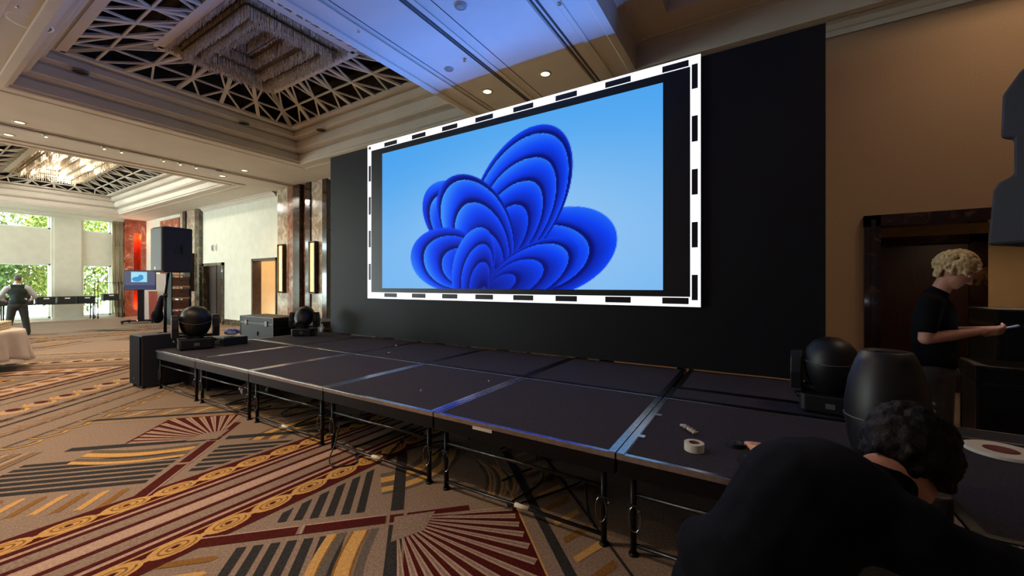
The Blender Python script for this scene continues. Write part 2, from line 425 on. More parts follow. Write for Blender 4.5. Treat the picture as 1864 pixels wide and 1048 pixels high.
# pilaster casing between the windows and vent in its foot
mb = MB(); mb.box(XL, XL + .1, 4.50, 5.36, .1, ZC - .05); mb.box(XL, XL + .12, 4.44, 5.40, 0, .1); mb.box(XL, XL + .06, 4.42, 4.50, 0, ZC - .05)
mb.box(XL, XL + .06, 5.36, 5.43, 0, ZC - .05); struct('trim_14', mb, M_cream)
mb = MB(); mb.box(XL + .1, XL + .12, 4.95, 5.22, .82, .92)
tag(mb.build('wall_vent', M_slot), 'small dark slot vent low on the pillar between the windows', 'vent')
mb = MB(); mb.box(XL, XL + .35, YF, 6.8, ZC - .12, ZC - .0); mb.box(XL, XL + .2, YF, 6.8, ZC - .2, ZC - .1); struct('trim_15', mb, M_cream)
mb = MB(); mb.box(-18.35, -16.1, YB - .02, YB, 0, .22); mb.box(-11.3, -2.2, YB - .02, YB, 0, .22); struct('baseboard_back', mb, M_marbg)
mb = MB(); mb.box(-2.0, 1.05, YRW - .02, YRW, 0, .2); struct('baseboard_right', mb, M_marbd)

# ---- doors
a, b, h = DOORS[0]
mb = MB(); mb.box(a + .12, b - .12, YB + .1, YB + .15, 0, h - .1); d1 = struct('door_1', mb, M_wood)
mb = MB(); mb.box(a, a + .12, YB - .06, YB + .16, 0, h); mb.box(b - .12, b, YB - .06, YB + .16, 0, h); mb.box(a, b, YB - .06, YB + .16, h - .12, h); mb.build('door_frame', M_marbg, d1)
mb = MB(); mb.box((a + b) / 2 - .01, (a + b) / 2 + .01, YB + .08, YB + .1, 0, h - .12); mb.box(a + .2, b - .2, YB + .09, YB + .1, .05, .35); mb.build('kick_plate', M_bronze, d1)
a, b, h = DOORS[1]
mb = MB(); mb.box(a - .6, b + .6, YB + .25, YB + .3, 0, h + .5); mb.box(a - .62, a - .0, YB + .2, YB + 1.3, 0, h + .5); mb.box(b, b + .05, YB + .2, YB + 1.3, 0, h + .5)
bmesh.ops.delete(mb.bm, geom=[], context='FACES'); mb.bm.free()
mb = MB(); mb.box(a - .5, b + .5, YB + 1.5, YB + 1.6, 0, 3.0); mb.box(a - .6, a - .5, YB + .25, YB + 1.6, 0, 3); mb.box(b + .5, b + .6, YB + .25, YB + 1.6, 0, 3); mb.box(a - .6, b + .6, YB + .25, YB + 1.6, 2.9, 3.0)
struct('wall_alcove', mb, M_walltan)
mb = MB(); mb.box(a, a + .09, YB - .05, YB + .26, 0, h); mb.box(b - .05, b, YB - .05, YB + .26, 0, h); mb.box(a, b, YB - .05, YB + .26, h - .09, h); struct('door_2', mb, M_bronze)
for (x_, e_) in ((1.3, 45), (3.2, 45)):
    pass
light('alcove_lamp', 'POINT', ((a + b) / 2, YB + .9, 2.6), 40, (1, .86, .66), shadow_soft_size=.1)
# door_3: marble-framed opening in the right wall, corridor behind
mb = MB(); mb.box(1.09, 1.24, YRW - .06, YRW + .22, 0, 2.43); mb.box(3.28, 3.43, YRW - .06, YRW + .22, 0, 2.43); mb.box(1.09, 3.43, YRW - .06, YRW + .22, 2.30, 2.43)
mb.box(1.15, 1.19, YRW - .08, YRW - .05, 0, 2.38); struct('door_3', mb, M_marbd)
mb = MB(); mb.box(-1.9, 6.0, 8.6, 8.8, 0, 2.95); mb.box(-2.0, -1.9, YRW + .2, 8.8, 0, 2.95); mb.box(5.9, 6.0, YRW + .2, 8.8, 0, 2.95); struct('wall_corridor', mb, M_walltan)
mb = MB(); mb.poly([(-2, YRW + .1, 2.62), (-2, 8.8, 2.62), (6, 8.8, 2.62), (6, YRW + .1, 2.62)]); struct('ceiling_corridor', mb, M_walltan, recalc=False)
mb = MB(); mb.box(1.58, 2.62, 8.50, 8.56, 0, 2.22); d4 = struct('door_4', mb, M_wood)
mb = MB(); mb.box(1.46, 1.58, 8.44, 8.6, 0, 2.34); mb.box(2.62, 2.80, 8.44, 8.6, 0, 2.34); mb.box(1.46, 2.80, 8.44, 8.6, 2.22, 2.34); mb.build('door_frame', M_marbd, d4)
mb = MB(); mb.box(2.80, 5.9, 8.5, 8.6, 0, 1.02); mb.box(2.80, 5.9, 8.46, 8.6, 1.02, 1.08); struct('baseboard_corridor', mb, M_wood)

# =================================================================== CARPET (floor mesh with its woven pattern)
C_base = mat('carpet_taupe', (158, 138, 122), .95, rgb2=(132, 112, 96), scale=70, bump=.4, spec=.05)
C_red = mat('carpet_dark_red', (92, 34, 30), .95, rgb2=(66, 24, 22), scale=90, bump=.4, spec=.05)
C_blk = mat('carpet_charcoal', (44, 44, 46), .95, rgb2=(64, 62, 60), scale=90, bump=.4, spec=.05)
C_gold = mat('carpet_gold', (214, 170, 106), .95, rgb2=(194, 148, 86), scale=60, bump=.4, spec=.05)
C_lite = mat('carpet_rose_beige', (194, 166, 146), .95, rgb2=(174, 144, 126), scale=70, bump=.4, spec=.05)
C_grey = mat('carpet_grey', (112, 104, 94), .95, rgb2=(92, 84, 74), scale=70, bump=.4, spec=.05)
C_ochre = mat('carpet_ochre', (150, 108, 58), .95, rgb2=(126, 88, 46), scale=70, bump=.4, spec=.05)
CM = [C_base, C_red, C_blk, C_gold, C_lite, C_grey, C_ochre]
BASE, RED, BLK, GOLD, LITE, GREY, OCH = range(7)
mb = MB(); mb.mi = BASE
mb.poly([(XL, YF, 0), (XR, YF, 0), (XR, 8.8, 0), (XL, 8.8, 0)])
X0, YC = -3.455, 1.91
XMIR = -10.6
def clipx(pts, lim, keep_greater):
    out = []
    for i, p in enumerate(pts):
        q = pts[(i + 1) % len(pts)]
        ip = (p[0] >= lim) == keep_greater or p[0] == lim; iq = (q[0] >= lim) == keep_greater or q[0] == lim
        if ip: out.append(p)
        if ip != iq:
            t = (lim - p[0]) / (q[0] - p[0]); out.append((lim, p[1] + t * (q[1] - p[1])))
    return out
PN = 0
def put(pts, m, layer):
    pts = clipx(pts, XMIR, True)
    if len(pts) < 3: return
    global PN
    PN += 1; z = .0008 * layer + .00000015 * (PN % 5000); mb.mi = m
    if min(p[0] for p in pts) < 6.9 and min(p[1] for p in pts) > -7.9 and max(p[1] for p in pts) < 7.55:
        mb.poly([(x, y, z) for x, y in pts])
        q = [(2 * XMIR - x, y) for x, y in pts]
        if min(p[0] for p in q) > XL + .1: mb.poly([(x, y, z) for x, y in q[::-1]])
def L(a, b, m, layer, sym=(1, 1), reps=(0,), pts=None):
    pass
def motif(pts, m, layer, ys=(-3.7, 0, 3.7)):           # pts in (a, b): distance from the band axis, height over the crossing
    for sx in (1, -1):
        for sy in (1,):
            for dy in ys:
                put([(X0 + sx * a, YC + dy + sy * b) for a, b in pts], m, layer)
S2 = math.sqrt(.5)
def rot(u, v, c=(1.345, 0)):   # u along +45deg (away from axis, up), v along -45deg (towards the axis, up)
    return (c[0] + (u - v) * S2, c[1] + (u + v) * S2)
def strip(u0, u1, v0, v1, m, layer, **k): motif([rot(u0, v0), rot(u1, v0), rot(u1, v1), rot(u0, v1)], m, layer, **k)
# main band along the room: only one set of straight stripes
def vband(a0, a1, m, layer):
    for sx in (1, -1):
        x0, x1 = X0 + sx * a0, X0 + sx * a1
        if x0 > x1: x0, x1 = x1, x0
        put([(x0, -6), (x1, -6), (x1, 7.5), (x0, 7.5)], m, layer)
vband(0, .56, LITE, 3)
for (a, b) in ((.06, .105), (.21, .255), (.29, .34)): vband(a, b, RED, 4)
vband(.11, .205, BASE, 4); vband(.0, .055, LITE, 4)
vband(.345, .36, GOLD, 5); vband(.36, .56, RED, 4)
def disc(cx, cy, rx, ry, n=18): return [(cx + rx * cos(2 * pi * k / n), cy + ry * sin(2 * pi * k / n)) for k in range(n)]
def spiral_poly(cx, cy, rx, ry, turns, w, sgn):
    n = int(16 * turns); o, i_ = [], []
    for k in range(n + 1):
        t = k / n; an = sgn * t * turns * 2 * pi + 1.0; rr = .16 + .66 * t; ww = w
        o.append((cx + rx * (rr + ww) * cos(an), cy + ry * (rr + ww) * sin(an))); i_.append((cx + rx * (rr - ww) * cos(an), cy + ry * (rr - ww) * sin(an)))
    return o, i_
yy = -3.0
while yy < 7.3:
    for sx in (1, -1):
        cx = X0 + sx * .435
        put(disc(cx, yy, .080, .138), GOLD, 5)
        put(disc(cx, yy + .1425, .022, .03, 8), GOLD, 5)
        o, i_ = spiral_poly(cx, yy, .076, .130, 2.1, .050, sx)
        for k in range(len(o) - 1): put([o[k], o[k + 1], i_[k + 1], i_[k]], OCH, 6)
        put(disc(cx, yy, .014, .022, 8), RED, 6)
    yy += .285
# crossing structure
strip(-1.3, -.07 - .0, -.045, .045, RED, 3); strip(-1.3, -.07, .045, .058, LITE, 4)
strip(-.045, .045, -.042, .045, RED, 3); strip(.07, .5, -.045, .045, RED, 3)
strip(-.62, -.58, -.045, .058, BASE, 5); strip(-.60, -.588, -.045, .058, LITE, 6)
strip(-.045, .045, -1.25, -.075, BLK, 3); strip(-.045, .045, .10, 1.1, BLK, 3)
# slanted charcoal stripes: v runs away from the band crossing
for k in range(7):
    u = -.93 + k * .094
    strip(u, u + .056, -1.35, -.10, BLK, 2)
for k in range(6):
    u = -.78 + k * .1
    top = min(.95, .95)
    # cut at the band edge a = .60
    vmax = (u * S2 + 1.345 - .62) / S2
    vmax2 = ((u + .056) * S2 + 1.345 - .62) / S2
    if vmax2 > .14: motif([rot(u, .13), rot(u + .056, .13), rot(u + .056, max(.14, vmax2)), rot(u, max(.13, vmax))], BLK, 2)
# curved gold and grey ribbons between stripes and the black bar
def arc_ribbon(c, r0, r1, a0, a1, m, layer, n=10, **k):
    for i in range(n):
        t0, t1 = a0 + (a1 - a0) * i / n, a0 + (a1 - a0) * (i + 1) / n
        motif([(c[0] + r0 * cos(t0), c[1] + r0 * sin(t0)), (c[0] + r1 * cos(t0), c[1] + r1 * sin(t0)), (c[0] + r1 * cos(t1), c[1] + r1 * sin(t1)), (c[0] + r0 * cos(t1), c[1] + r0 * sin(t1))], m, layer, **k)
def ribbon(u0, u1, v0, v1, bow, m, layer, n=10):
    for i in range(n):
        a_, b_ = i / n, (i + 1) / n; va, vb = v0 + (v1 - v0) * a_, v0 + (v1 - v0) * b_
        da, db = bow * sin(pi * a_) - bow * .6 * a_, bow * sin(pi * b_) - bow * .6 * b_
        motif([rot(u0 + da, va), rot(u1 + da, va), rot(u1 + db, vb), rot(u0 + db, vb)], m, layer)
for (a_, b_, m) in ((-.44, -.385, GOLD), (-.385, -.375, OCH), (-.375, -.32, GREY), (-.295, -.28, OCH), (-.28, -.20, GOLD), (-.20, -.185, OCH), (-.175, -.125, GREY)): ribbon(a_ + .02, b_ + .02, -.09, -1.0, -.07, m, 2)
for k in range(9): ribbon(-1.30, -1.02, -.15 - k * .13, -.20 - k * .13 , .03, GOLD if k % 2 else OCH, 2, 4)
for k in range(9): ribbon(-1.0, -.0, -1.45 - k * .05, -1.475 - k * .05, .0, (GREY, OCH, LITE)[k % 3], 2, 4)
for k in range(10): ribbon(.62 + .03 * k, .64 + .03 * k, .12, 1.0 - .05 * k, .1, (GREY, GOLD, LITE)[k % 3], 2, 8)
for (r0, r1, m) in ((.40, .46, GREY), (.46, .475, OCH), (.475, .56, GOLD), (.56, .575, OCH), (.575, .64, GREY), (.64, .72, GOLD), (.72, .76, GREY)):
    arc_ribbon((.42, .62), r0, r1, R(-38), R(42), m, 1)
# fan: red diamond with pale rays
D = 1.15
motif([rot(.06, -.06), rot(D * .72, -.06), rot(D * .72, -D * .72), rot(.06, -D * .72)], RED, 2)
apx = rot(.0, -.0)
def ray(th, m, w0, w1, r0, r1, layer):
    d = (cos(th), sin(th)); n = (-d[1], d[0])
    motif([(apx[0] + d[0] * r0 + n[0] * w0, apx[1] + d[1] * r0 + n[1] * w0), (apx[0] + d[0] * r1 + n[0] * w1, apx[1] + d[1] * r1 + n[1] * w1),
           (apx[0] + d[0] * r1 - n[0] * w1, apx[1] + d[1] * r1 - n[1] * w1), (apx[0] + d[0] * r0 - n[0] * w0, apx[1] + d[1] * r0 - n[1] * w0)], m, layer)
for k in range(13):
    th = R(-40 + k * 80 / 12.)
    rmax = D * .72 / max(abs(cos(th - R(45))), abs(cos(th + R(45)))) - .03
    ray(th, LITE, .007, .028, .24, rmax, 3); ray(th, BASE, .002, .012, .24, rmax, 4)
motif([(apx[0] - .02, apx[1]), (apx[0] + .17, apx[1] + .20), (apx[0] + .26, apx[1]), (apx[0] + .17, apx[1] - .20)], BASE, 4)
# borders outside the fan
e = D * .72
for (o0, o1, m, ly) in ((.0, .012, GOLD, 3), (.10, .165, BLK, 2), (.45, .47, BLK, 2)):
    for s in (1, -1):
        pts = [rot(e + o0, -e - .9), rot(e + o1, -e - .9), rot(e + o1, .9), rot(e + o0, .9)]
        motif(pts, m, ly)
for k in range(14):                        # leaf-like ribs between the two dark lines
    u = e + .2; v = -1.6 + k * .18
    motif([rot(u, v), rot(u + .22, v + .10), rot(u + .22, v + .16), rot(u, v + .05)], GOLD if k % 2 else OCH, 2)
# long diagonal bands further left
def dline(t0, t1, m, layer, s0=-2., s1=9.):
    N = (.78, .63); Dv = (-.63, .78)
    f = lambda t, s: (N[0] * t + Dv[0] * s, N[1] * t + Dv[1] * s)
    put([f(t0, s0), f(t1, s0), f(t1, s1), f(t0, s1)], m, layer)
for (t, w, m) in ((-4.45, .02, GREY), (-4.78, .015, GREY), (-5.13, .03, BLK), (-5.30, .01, GREY), (-6.05, .02, GREY), (-6.32, .035, RED), (-6.5, .035, RED), (-6.95, .035, RED), (-7.2, .02, GREY)): dline(t, t + w, m, 8)
dline(-6.0, -5.35, BASE, 7); dline(-6.9, -6.55, LITE, 7)
for k in range(22): dline(-7.3 - k * .17, -7.3 - k * .17 + (.018, .035, .012, .05)[k % 4], (GREY, RED, OCH, LITE, GREY, BLK)[k % 6], 7.3)
for k in range(-4, 30):
    s = k * .34; N = (.78, .63); Dv = (-.63, .78)
    cx, cy = N[0] * -5.63 + Dv[0] * s, N[1] * -5.63 + Dv[1] * s
    put(disc(cx + .03, cy, .16, .15, 14), GOLD, 8); put(disc(cx, cy, .125, .115, 12), GREY, 9); put(disc(cx + .02, cy - .01, .11, .1, 12), LITE, 10); put(disc(cx - .02, cy + .02, .085, .07, 12), RED, 11)
    cx, cy = N[0] * -6.75 + Dv[0] * s, N[1] * -6.75 + Dv[1] * s
    put(disc(cx, cy, .1, .12, 10), OCH, 8)
    cx, cy = N[0] * -7.6 + Dv[0] * s, N[1] * -7.6 + Dv[1] * s
    put(disc(cx, cy, .11, .1, 10), RED, 8); put(disc(cx + .1, cy + .05, .1, .09, 10), GOLD, 7)
for r_ in range(9):                         # rows of crescents and leaves in the far field
    t0 = -4.1 - r_ * .52
    for k in range(-6, 34):
        s_0 = k * .27 + .13 * (r_ % 2); N = (.78, .63); Dv = (-.63, .78)
        cx, cy = N[0] * (t0 - .30) + Dv[0] * s_0, N[1] * (t0 - .30) + Dv[1] * s_0
        if cy < -2 or cy > 7 or cx > -6.2 + .9 * abs(cy - 1.9) * 0: continue
        n_ = 7
        for q in range(n_):
            a_, b_ = R(-70 + 140 * q / n_), R(-70 + 140 * (q + 1) / n_)
            for (r0, r1, m) in ((.10, .125, (GREY, OCH, RED)[r_ % 3]), (.135, .165, (GOLD, LITE, GREY)[r_ % 3])):
                put([(cx + r0 * cos(a_), cy + r0 * sin(a_)), (cx + r1 * cos(a_), cy + r1 * sin(a_)), (cx + r1 * cos(b_), cy + r1 * sin(b_)), (cx + r0 * cos(b_), cy + r0 * sin(b_))], m, 6.5)
struct('floor', mb, CM, recalc=False)

# =================================================================== OUTSIDE (seen through the windows)
mb = MB(); mb.box(-60, XL - .3, -30, 30, -.3, -.12); struct('ground_outside', mb, M_paving)
def tree(x, y, h, cr, leaf, label, n=8000):
    t = thing('tree', label, 'tree', (x, y, -.12), group='trees outside the windows')
    mb = MB(); mb.tube([(0, 0, 0), (.05, .03, h * .4), (0, .1, h * .8)], [.16, .12, .05], 8)
    for k in range(5): a = k * 1.3; mb.tube([(0, 0, h * .35), (cr * .5 * cos(a), cr * .5 * sin(a), h * .6)], [.06, .02], 6)
    mb.build('trunk', M_bark, t)
    mb = MB()
    for _ in range(n):
        th, ph = random.uniform(0, 2 * pi), math.acos(random.uniform(-1, 1)); r = random.uniform(.55, 1) ** .6
        c = Vector((cr * r * sin(ph) * cos(th) * .8, cr * 1.2 * r * sin(ph) * sin(th), h * .55 + h * .52 * r * cos(ph)))
        E_ = Euler((random.uniform(0, 6), random.uniform(0, 6), random.uniform(0, 6))).to_matrix(); s = random.uniform(.12, .25)
        mb.poly([c + E_ @ Vector(p) * s for p in ((-.5, 0, 0), (0, -.3, .05), (.6, 0, 0), (0, .3, .05))])
    tag(mb.build('foliage', leaf, t, recalc=False), kind='stuff')
    return t
tree(-31.6, 1.9, 5.4, 1.9, M_leaf, 'green tree outside the left window, behind the man in the vest')
tree(-32.2, 6.1, 5.8, 1.9, M_leaf2, 'yellow-green sunlit tree outside beside the window pillar')
tree(-33.4, 10.4, 5.8, 2.2, M_leaf, 'green tree outside the narrow right window')
tree(-36.6, 4.0, 6.6, 2.7, M_leaf2, 'taller pale tree behind the others outside the windows')
tree(-33.6, -3.0, 5.6, 2.4, M_leaf, 'green tree outside at the left edge of the photo')
f = thing('garden_railing', 'thin white metal railing on the terrace outside the windows', 'railing', (0, 0, 0))
mb = MB(); mb.box(-29.05, -29.0, -4, 10, .85, .92); mb.box(-29.05, -29.0, -4, 10, .02, .07); mb.build('rail', M_white, f)
mb = MB()
for k in range(116): y = -4 + k * .12; mb.box(-29.04, -29.01, y, y + .025, -.12, .9)
tag(mb.build('baluster', M_white, f), kind='stuff')

# =================================================================== PIERS, SCONCES, NICHES
def sconce(x, y, z0, z1, label, w=.3):
    t = thing('wall_sconce', label, 'wall lamp', (x, y, z0), group='tall glowing sconces on the marble piers')
    h = z1 - z0
    mb = MB(); mb.box(-w / 2, w / 2, -.03, 0, -.04, h + .04); mb.box(-w / 2 - .02, -w / 2 + .02, -.13, 0, -.05, h + .05); mb.box(w / 2 - .02, w / 2 + .02, -.13, 0, -.05, h + .05)
    mb.box(-w / 2, w / 2, -.13, 0, -.06, -.03); mb.box(-w / 2, w / 2, -.13, 0, h + .03, h + .06); mb.build('sconce_frame', M_bronze, t)
    n = 8; out = [(-w / 2 + .03, -.02)] + [((w / 2 - .03) * -cos(pi * k / n), -.06 - .07 * sin(pi * k / n)) for k in range(n + 1)] + [(w / 2 - .03, -.02)]
    mb = MB(); mb.prism(out, 0, h); mb.build('glass_shade', M_sconce, t)
    return t
def pier(name, m, boxes, bevel=.01):
    mb = MB()
    for bx in boxes: mb.box(*bx)
    tag(mb.build(name, m, bevel=bevel), kind='structure')
TZ = ZC - .005
pier('trim_20', M_marb, [(-14.05, -13.40, 7.42, YB, .12, TZ)])
pier('trim_21', M_marbp, [(-13.40, -13.02, 7.40, YB, .12, TZ), (-12.62, -12.36, 7.50, YB, .12, TZ)])
pier('trim_22', M_marb, [(-12.06, -11.48, 7.42, YB, .12, TZ)])
pier('trim_23', M_marbd, [(-13.02, -12.62, 7.36, YB, 0, TZ), (-12.36, -12.06, 7.38, YB, 0, TZ), (-11.48, -11.22, 7.40, YB, 0, TZ)], .02)
pier('trim_24', M_marbg, [(-14.07, -13.02, 7.38, YB, 0, .12), (-12.62, -12.36, 7.44, YB, 0, .12), (-12.06, -11.48, 7.38, YB, 0, .12)])
sconce(-13.66, 7.42, 1.38, 2.90, 'glowing yellow wall sconce just right of the lit alcove, on the near pier')
sconce(-11.86, 7.42, 1.38, 2.90, 'glowing yellow wall sconce nearest to the black backdrop')
# far pier
pier('trim_25', M_marb, [(-22.4, -21.9, 7.50, YB, 0, TZ), (-21.6, -20.75, 7.48, YB, 0, TZ)])
pier('trim_26', M_marbd, [(-21.9, -21.6, 7.42, YB, 0, TZ)])
pier('trim_27', M_marbg, [(-20.75, -20.3, 7.46, YB, 0, TZ)])
sconce(-20.98, 7.48, 1.38, 2.90, 'glowing yellow wall sconce on the far marble pier behind the loudspeaker')
pier('trim_28', M_pier, [(-24.6, -22.4, 7.46, YB, 0, ZC - .2)])
# rose marble pier in the corner with a red-lit niche
def niche_pier(n1, n2, y0, y1, ny0, ny1, z0, z1, x):
    mb = MB(); D = .5
    mb.box(x, x + D, y0, ny0, 0, ZC - .005); mb.box(x, x + D, ny1, y1, 0, ZC - .005); mb.box(x, x + D, ny0, ny1, 0, z0); mb.box(x, x + D, ny0, ny1, z1, ZC - .005)
    struct(n1, mb, M_pier)
    mb = MB(); n = 8; c = (ny0 + ny1) / 2; w = (ny1 - ny0) / 2
    pts = [(x + D - .01 - .36 * sin(pi * k / n), c - w * cos(pi * k / n)) for k in range(n + 1)]
    for p, q in zip(pts, pts[1:]): mb.poly([(*p, z0), (*q, z0), (*q, z1), (*p, z1)])
    struct(n2, mb, M_redlit, recalc=False)
    light('niche_lamp', 'POINT', (x + D - .06, c, z0 + .12), 26, (1, .28, .12), shadow_soft_size=.03)
    light('niche_lamp', 'POINT', (x + D - .06, c, z1 - .15), 26, (1, .28, .12), shadow_soft_size=.03)
niche_pier('trim_29', 'trim_30', 6.82, 7.6, 7.12, 7.40, .34, 4.2, XL)
# curtain
t = thing('curtain', 'floor-length beige gathered curtain between the window and the red marble pier', 'curtain', (XL + .16, 6.6, 0))
mb = MB(); n = 60
a = []; 
for k in range(n + 1):
    u = k / n; a.append((.10 * sin(u * 9 * 2 * pi) * (.8 + .2 * sin(u * 17)), -.23 + .46 * u))
zs = [(.02, 1.12, .15), (.5, 1.05, .1), (1.6, 1.0, .03), (3.5, .95, -.0), (4.8, .9, -.0)]
for (z0, s0, o0), (z1, s1, o1) in zip(zs, zs[1:]):
    for p, q in zip(a, a[1:]): mb.poly([(p[0] * s0, p[1] * s0 + o0, z0), (q[0] * s0, q[1] * s0 + o0, z0), (q[0] * s1, q[1] * s1 + o1, z1), (p[0] * s1, p[1] * s1 + o1, z1)])
o = mb.build('drape', M_curtain, t, recalc=False, smooth=True); so = o.modifiers.new('solid', 'SOLIDIFY'); so.thickness = .012
mb = MB(); mb.box(-.1, .1, -.26, .26, 4.78, 4.84); mb.build('curtain_rail', M_white, t)
# wall plates
for i, (x, w, lb) in enumerate(((-19.35, .16, 'square framed control plate on the cream wall above the dark door'), (-19.02, .07, 'narrow wall thermostat to the right of the square control plate'))):
    t = thing('wall_plate', lb, 'wall control', (x, YB, 2.98)); mb = MB(); mb.box(-w / 2, w / 2, -.03, 0, 0, .30); mb.build('housing', M_white, t, bevel=.01)
    mb = MB(); mb.box(-w / 2 + .02, w / 2 - .02, -.035, -.028, .04, .26); mb.build('face', M_grille, t)

# =================================================================== CEILING FIXTURES
def downlight(x, y, label, on=True, e=40, r=.085, size=110, group='round recessed downlights'):
    t = thing('downlight', label, 'ceiling light', (x, y, ZC), group=group)
    mb = MB(); mb.lathe([(r * .78, -.001), (r * .82, -.012), (r * 1.15, -.012), (r * 1.2, -.001)], 24); mb.build('trim_ring', M_discw, t)
    mb = MB(); mb.lathe([(0, -.004), (r * .8, -.006), (r * .8, -.001)], 20); mb.build('lamp_glass', M_lamp if on else M_spk, t)
    if on: spot_down(x, y, ZC, e, size=size)
    return t
downlight(-3.90, 5.52, 'lit downlight above the screen, left one of the two on the amber ceiling strip', e=95, size=150)
downlight(-2.81, 5.53, 'lit downlight above the screen, right one of the two on the amber ceiling strip', e=95, size=150)
downlight(-12.65, 1.62, 'lit downlight at the left photo edge, above the far ceiling slot', e=90, size=140)
downlight(-13.91, 1.63, 'lit downlight at the left photo edge, below the far ceiling slot', e=90, size=140)
downlight(-13.71, 5.63, 'small lit downlight over the cream wall, farther of the two at the beam end', e=70, size=140)
downlight(-12.51, 5.69, 'small lit downlight over the cream wall, nearer of the two at the beam end', e=70, size=140)
# more downlights of the same rows, over and behind the photographer, outside the view
LBH = iter(['over the far beam', 'over the left aisle', 'over the left side of the carpet', 'over the front carpet', 'over the farther aisle', 'in the far front corner', 'in the front middle', 'in the front right', 'by the right wall', 'x', 'x'])
for (x, y, e) in ((-12.65, -1.5, 90), (-7.6, -.4, 130), (-4.9, .35, 110), (-3.2, .9, 34), (-13.9, -1.5, 90), (-9.5, -2.5, 130), (-5.0, -3, 70), (-2.6, -2.2, 20), (1.9, -1.5, 8)): downlight(x, y, 'round recessed downlight in the ceiling behind the camera, ' + next(LBH), e=e, size=125)
for (x, y, e) in ((2.6, 3.9, 14), (2.6, 5.2, 24)):  # added out of view to brighten the tan wall and coffer
    t = downlight(x, y, 'added unseen round downlight in the right ceiling coffer, %s the wall' % ('away from' if y < 5 else 'close to'), on=False)
    t.location.z = ZC + .62; s_ = spot_down(x, y, ZC + .60, e, size=165)
def ceil_disc(x, y, z, r, label, m=M_discw, m2=M_spk, name='ceiling_speaker', cat='ceiling speaker'):
    t = thing(name, label, cat, (x, y, z)); mb = MB(); mb.lathe([(r * .9, -.012), (r, -.014), (r * 1.03, 0), (r * .9, 0)], 28); mb.build('rim', m, t)
    mb = MB(); mb.lathe([(0, -.01), (r * .9, -.008), (r * .9, 0)], 28); mb.build('grille', m2, t)
ceil_disc(-7.71, 1.07, ZC, .20, 'large round flush ceiling speaker at the upper left corner of the photo', M_white, M_spk)
ceil_disc(-2.97, 3.66, ZC, .075, 'small round disc on the blue-lit ceiling at the top edge of the photo')
ceil_disc(-3.99, 4.64, ZC, .07, 'small round disc on the blue ceiling strip above the middle of the screen')
for (x, y, lb) in ((-10.13, 1.98, 'oval dark speaker in the coffer ledge at the far left'), (-10.13, 4.6, 'oval dark speaker in the coffer ledge near its left corner'), (-9.0, 5.78, 'oval dark speaker in the coffer ledge just left of the screen corner'), (-13.1, 5.3, 'small dark disc on the far ceiling beam'),):
    ceil_disc(x, y, ZC + (.47 if x > -11 else 0), .11, lb, M_spk, M_slot)
for (x, y, lb) in ((-7.36, .93, 'tiny sprinkler head beside the large round ceiling speaker'), (-3.62, 4.55, 'tiny sprinkler head on the blue ceiling strip by the slot'), (-4.35, 3.3, 'tiny sprinkler head on the blue ceiling near the coffer'), (-1.95, 4.2, 'tiny dark sprinkler on the blue ceiling by the right slot')):
    mb = MB(); mb.lathe([(0, -.04), (.025, -.038), (.008, -.03), (.008, -.012), (.03, -.01), (.03, 0)], 12); o = mb.build('sprinkler', M_chrome, loc=(x, y, ZC)); tag(o, lb, 'sprinkler')
t = thing('track_light', 'row of small track spotlights in the slot of the far ceiling beam', 'track light', (-13.08, 0, ZC))
mb = MB(); mb.box(-.02, .02, 1.4, 5.2, -.03, 0); mb.build('track', M_discw, t)
for y in (2.0, 2.9, 3.2, 4.0, 4.35, 4.7):
    mb = MB(); mb.tube([(0, y, -.03), (.02, y + .03, -.09)], .03, 10); h_ = mb.build('spot_head', M_white, t)
    mb = MB(); mb.lathe([(0, 0), (.024, 0), (.024, .004)], 12, T(.023, y + .034, -.097)); mb.build('lens', M_lamp, h_)

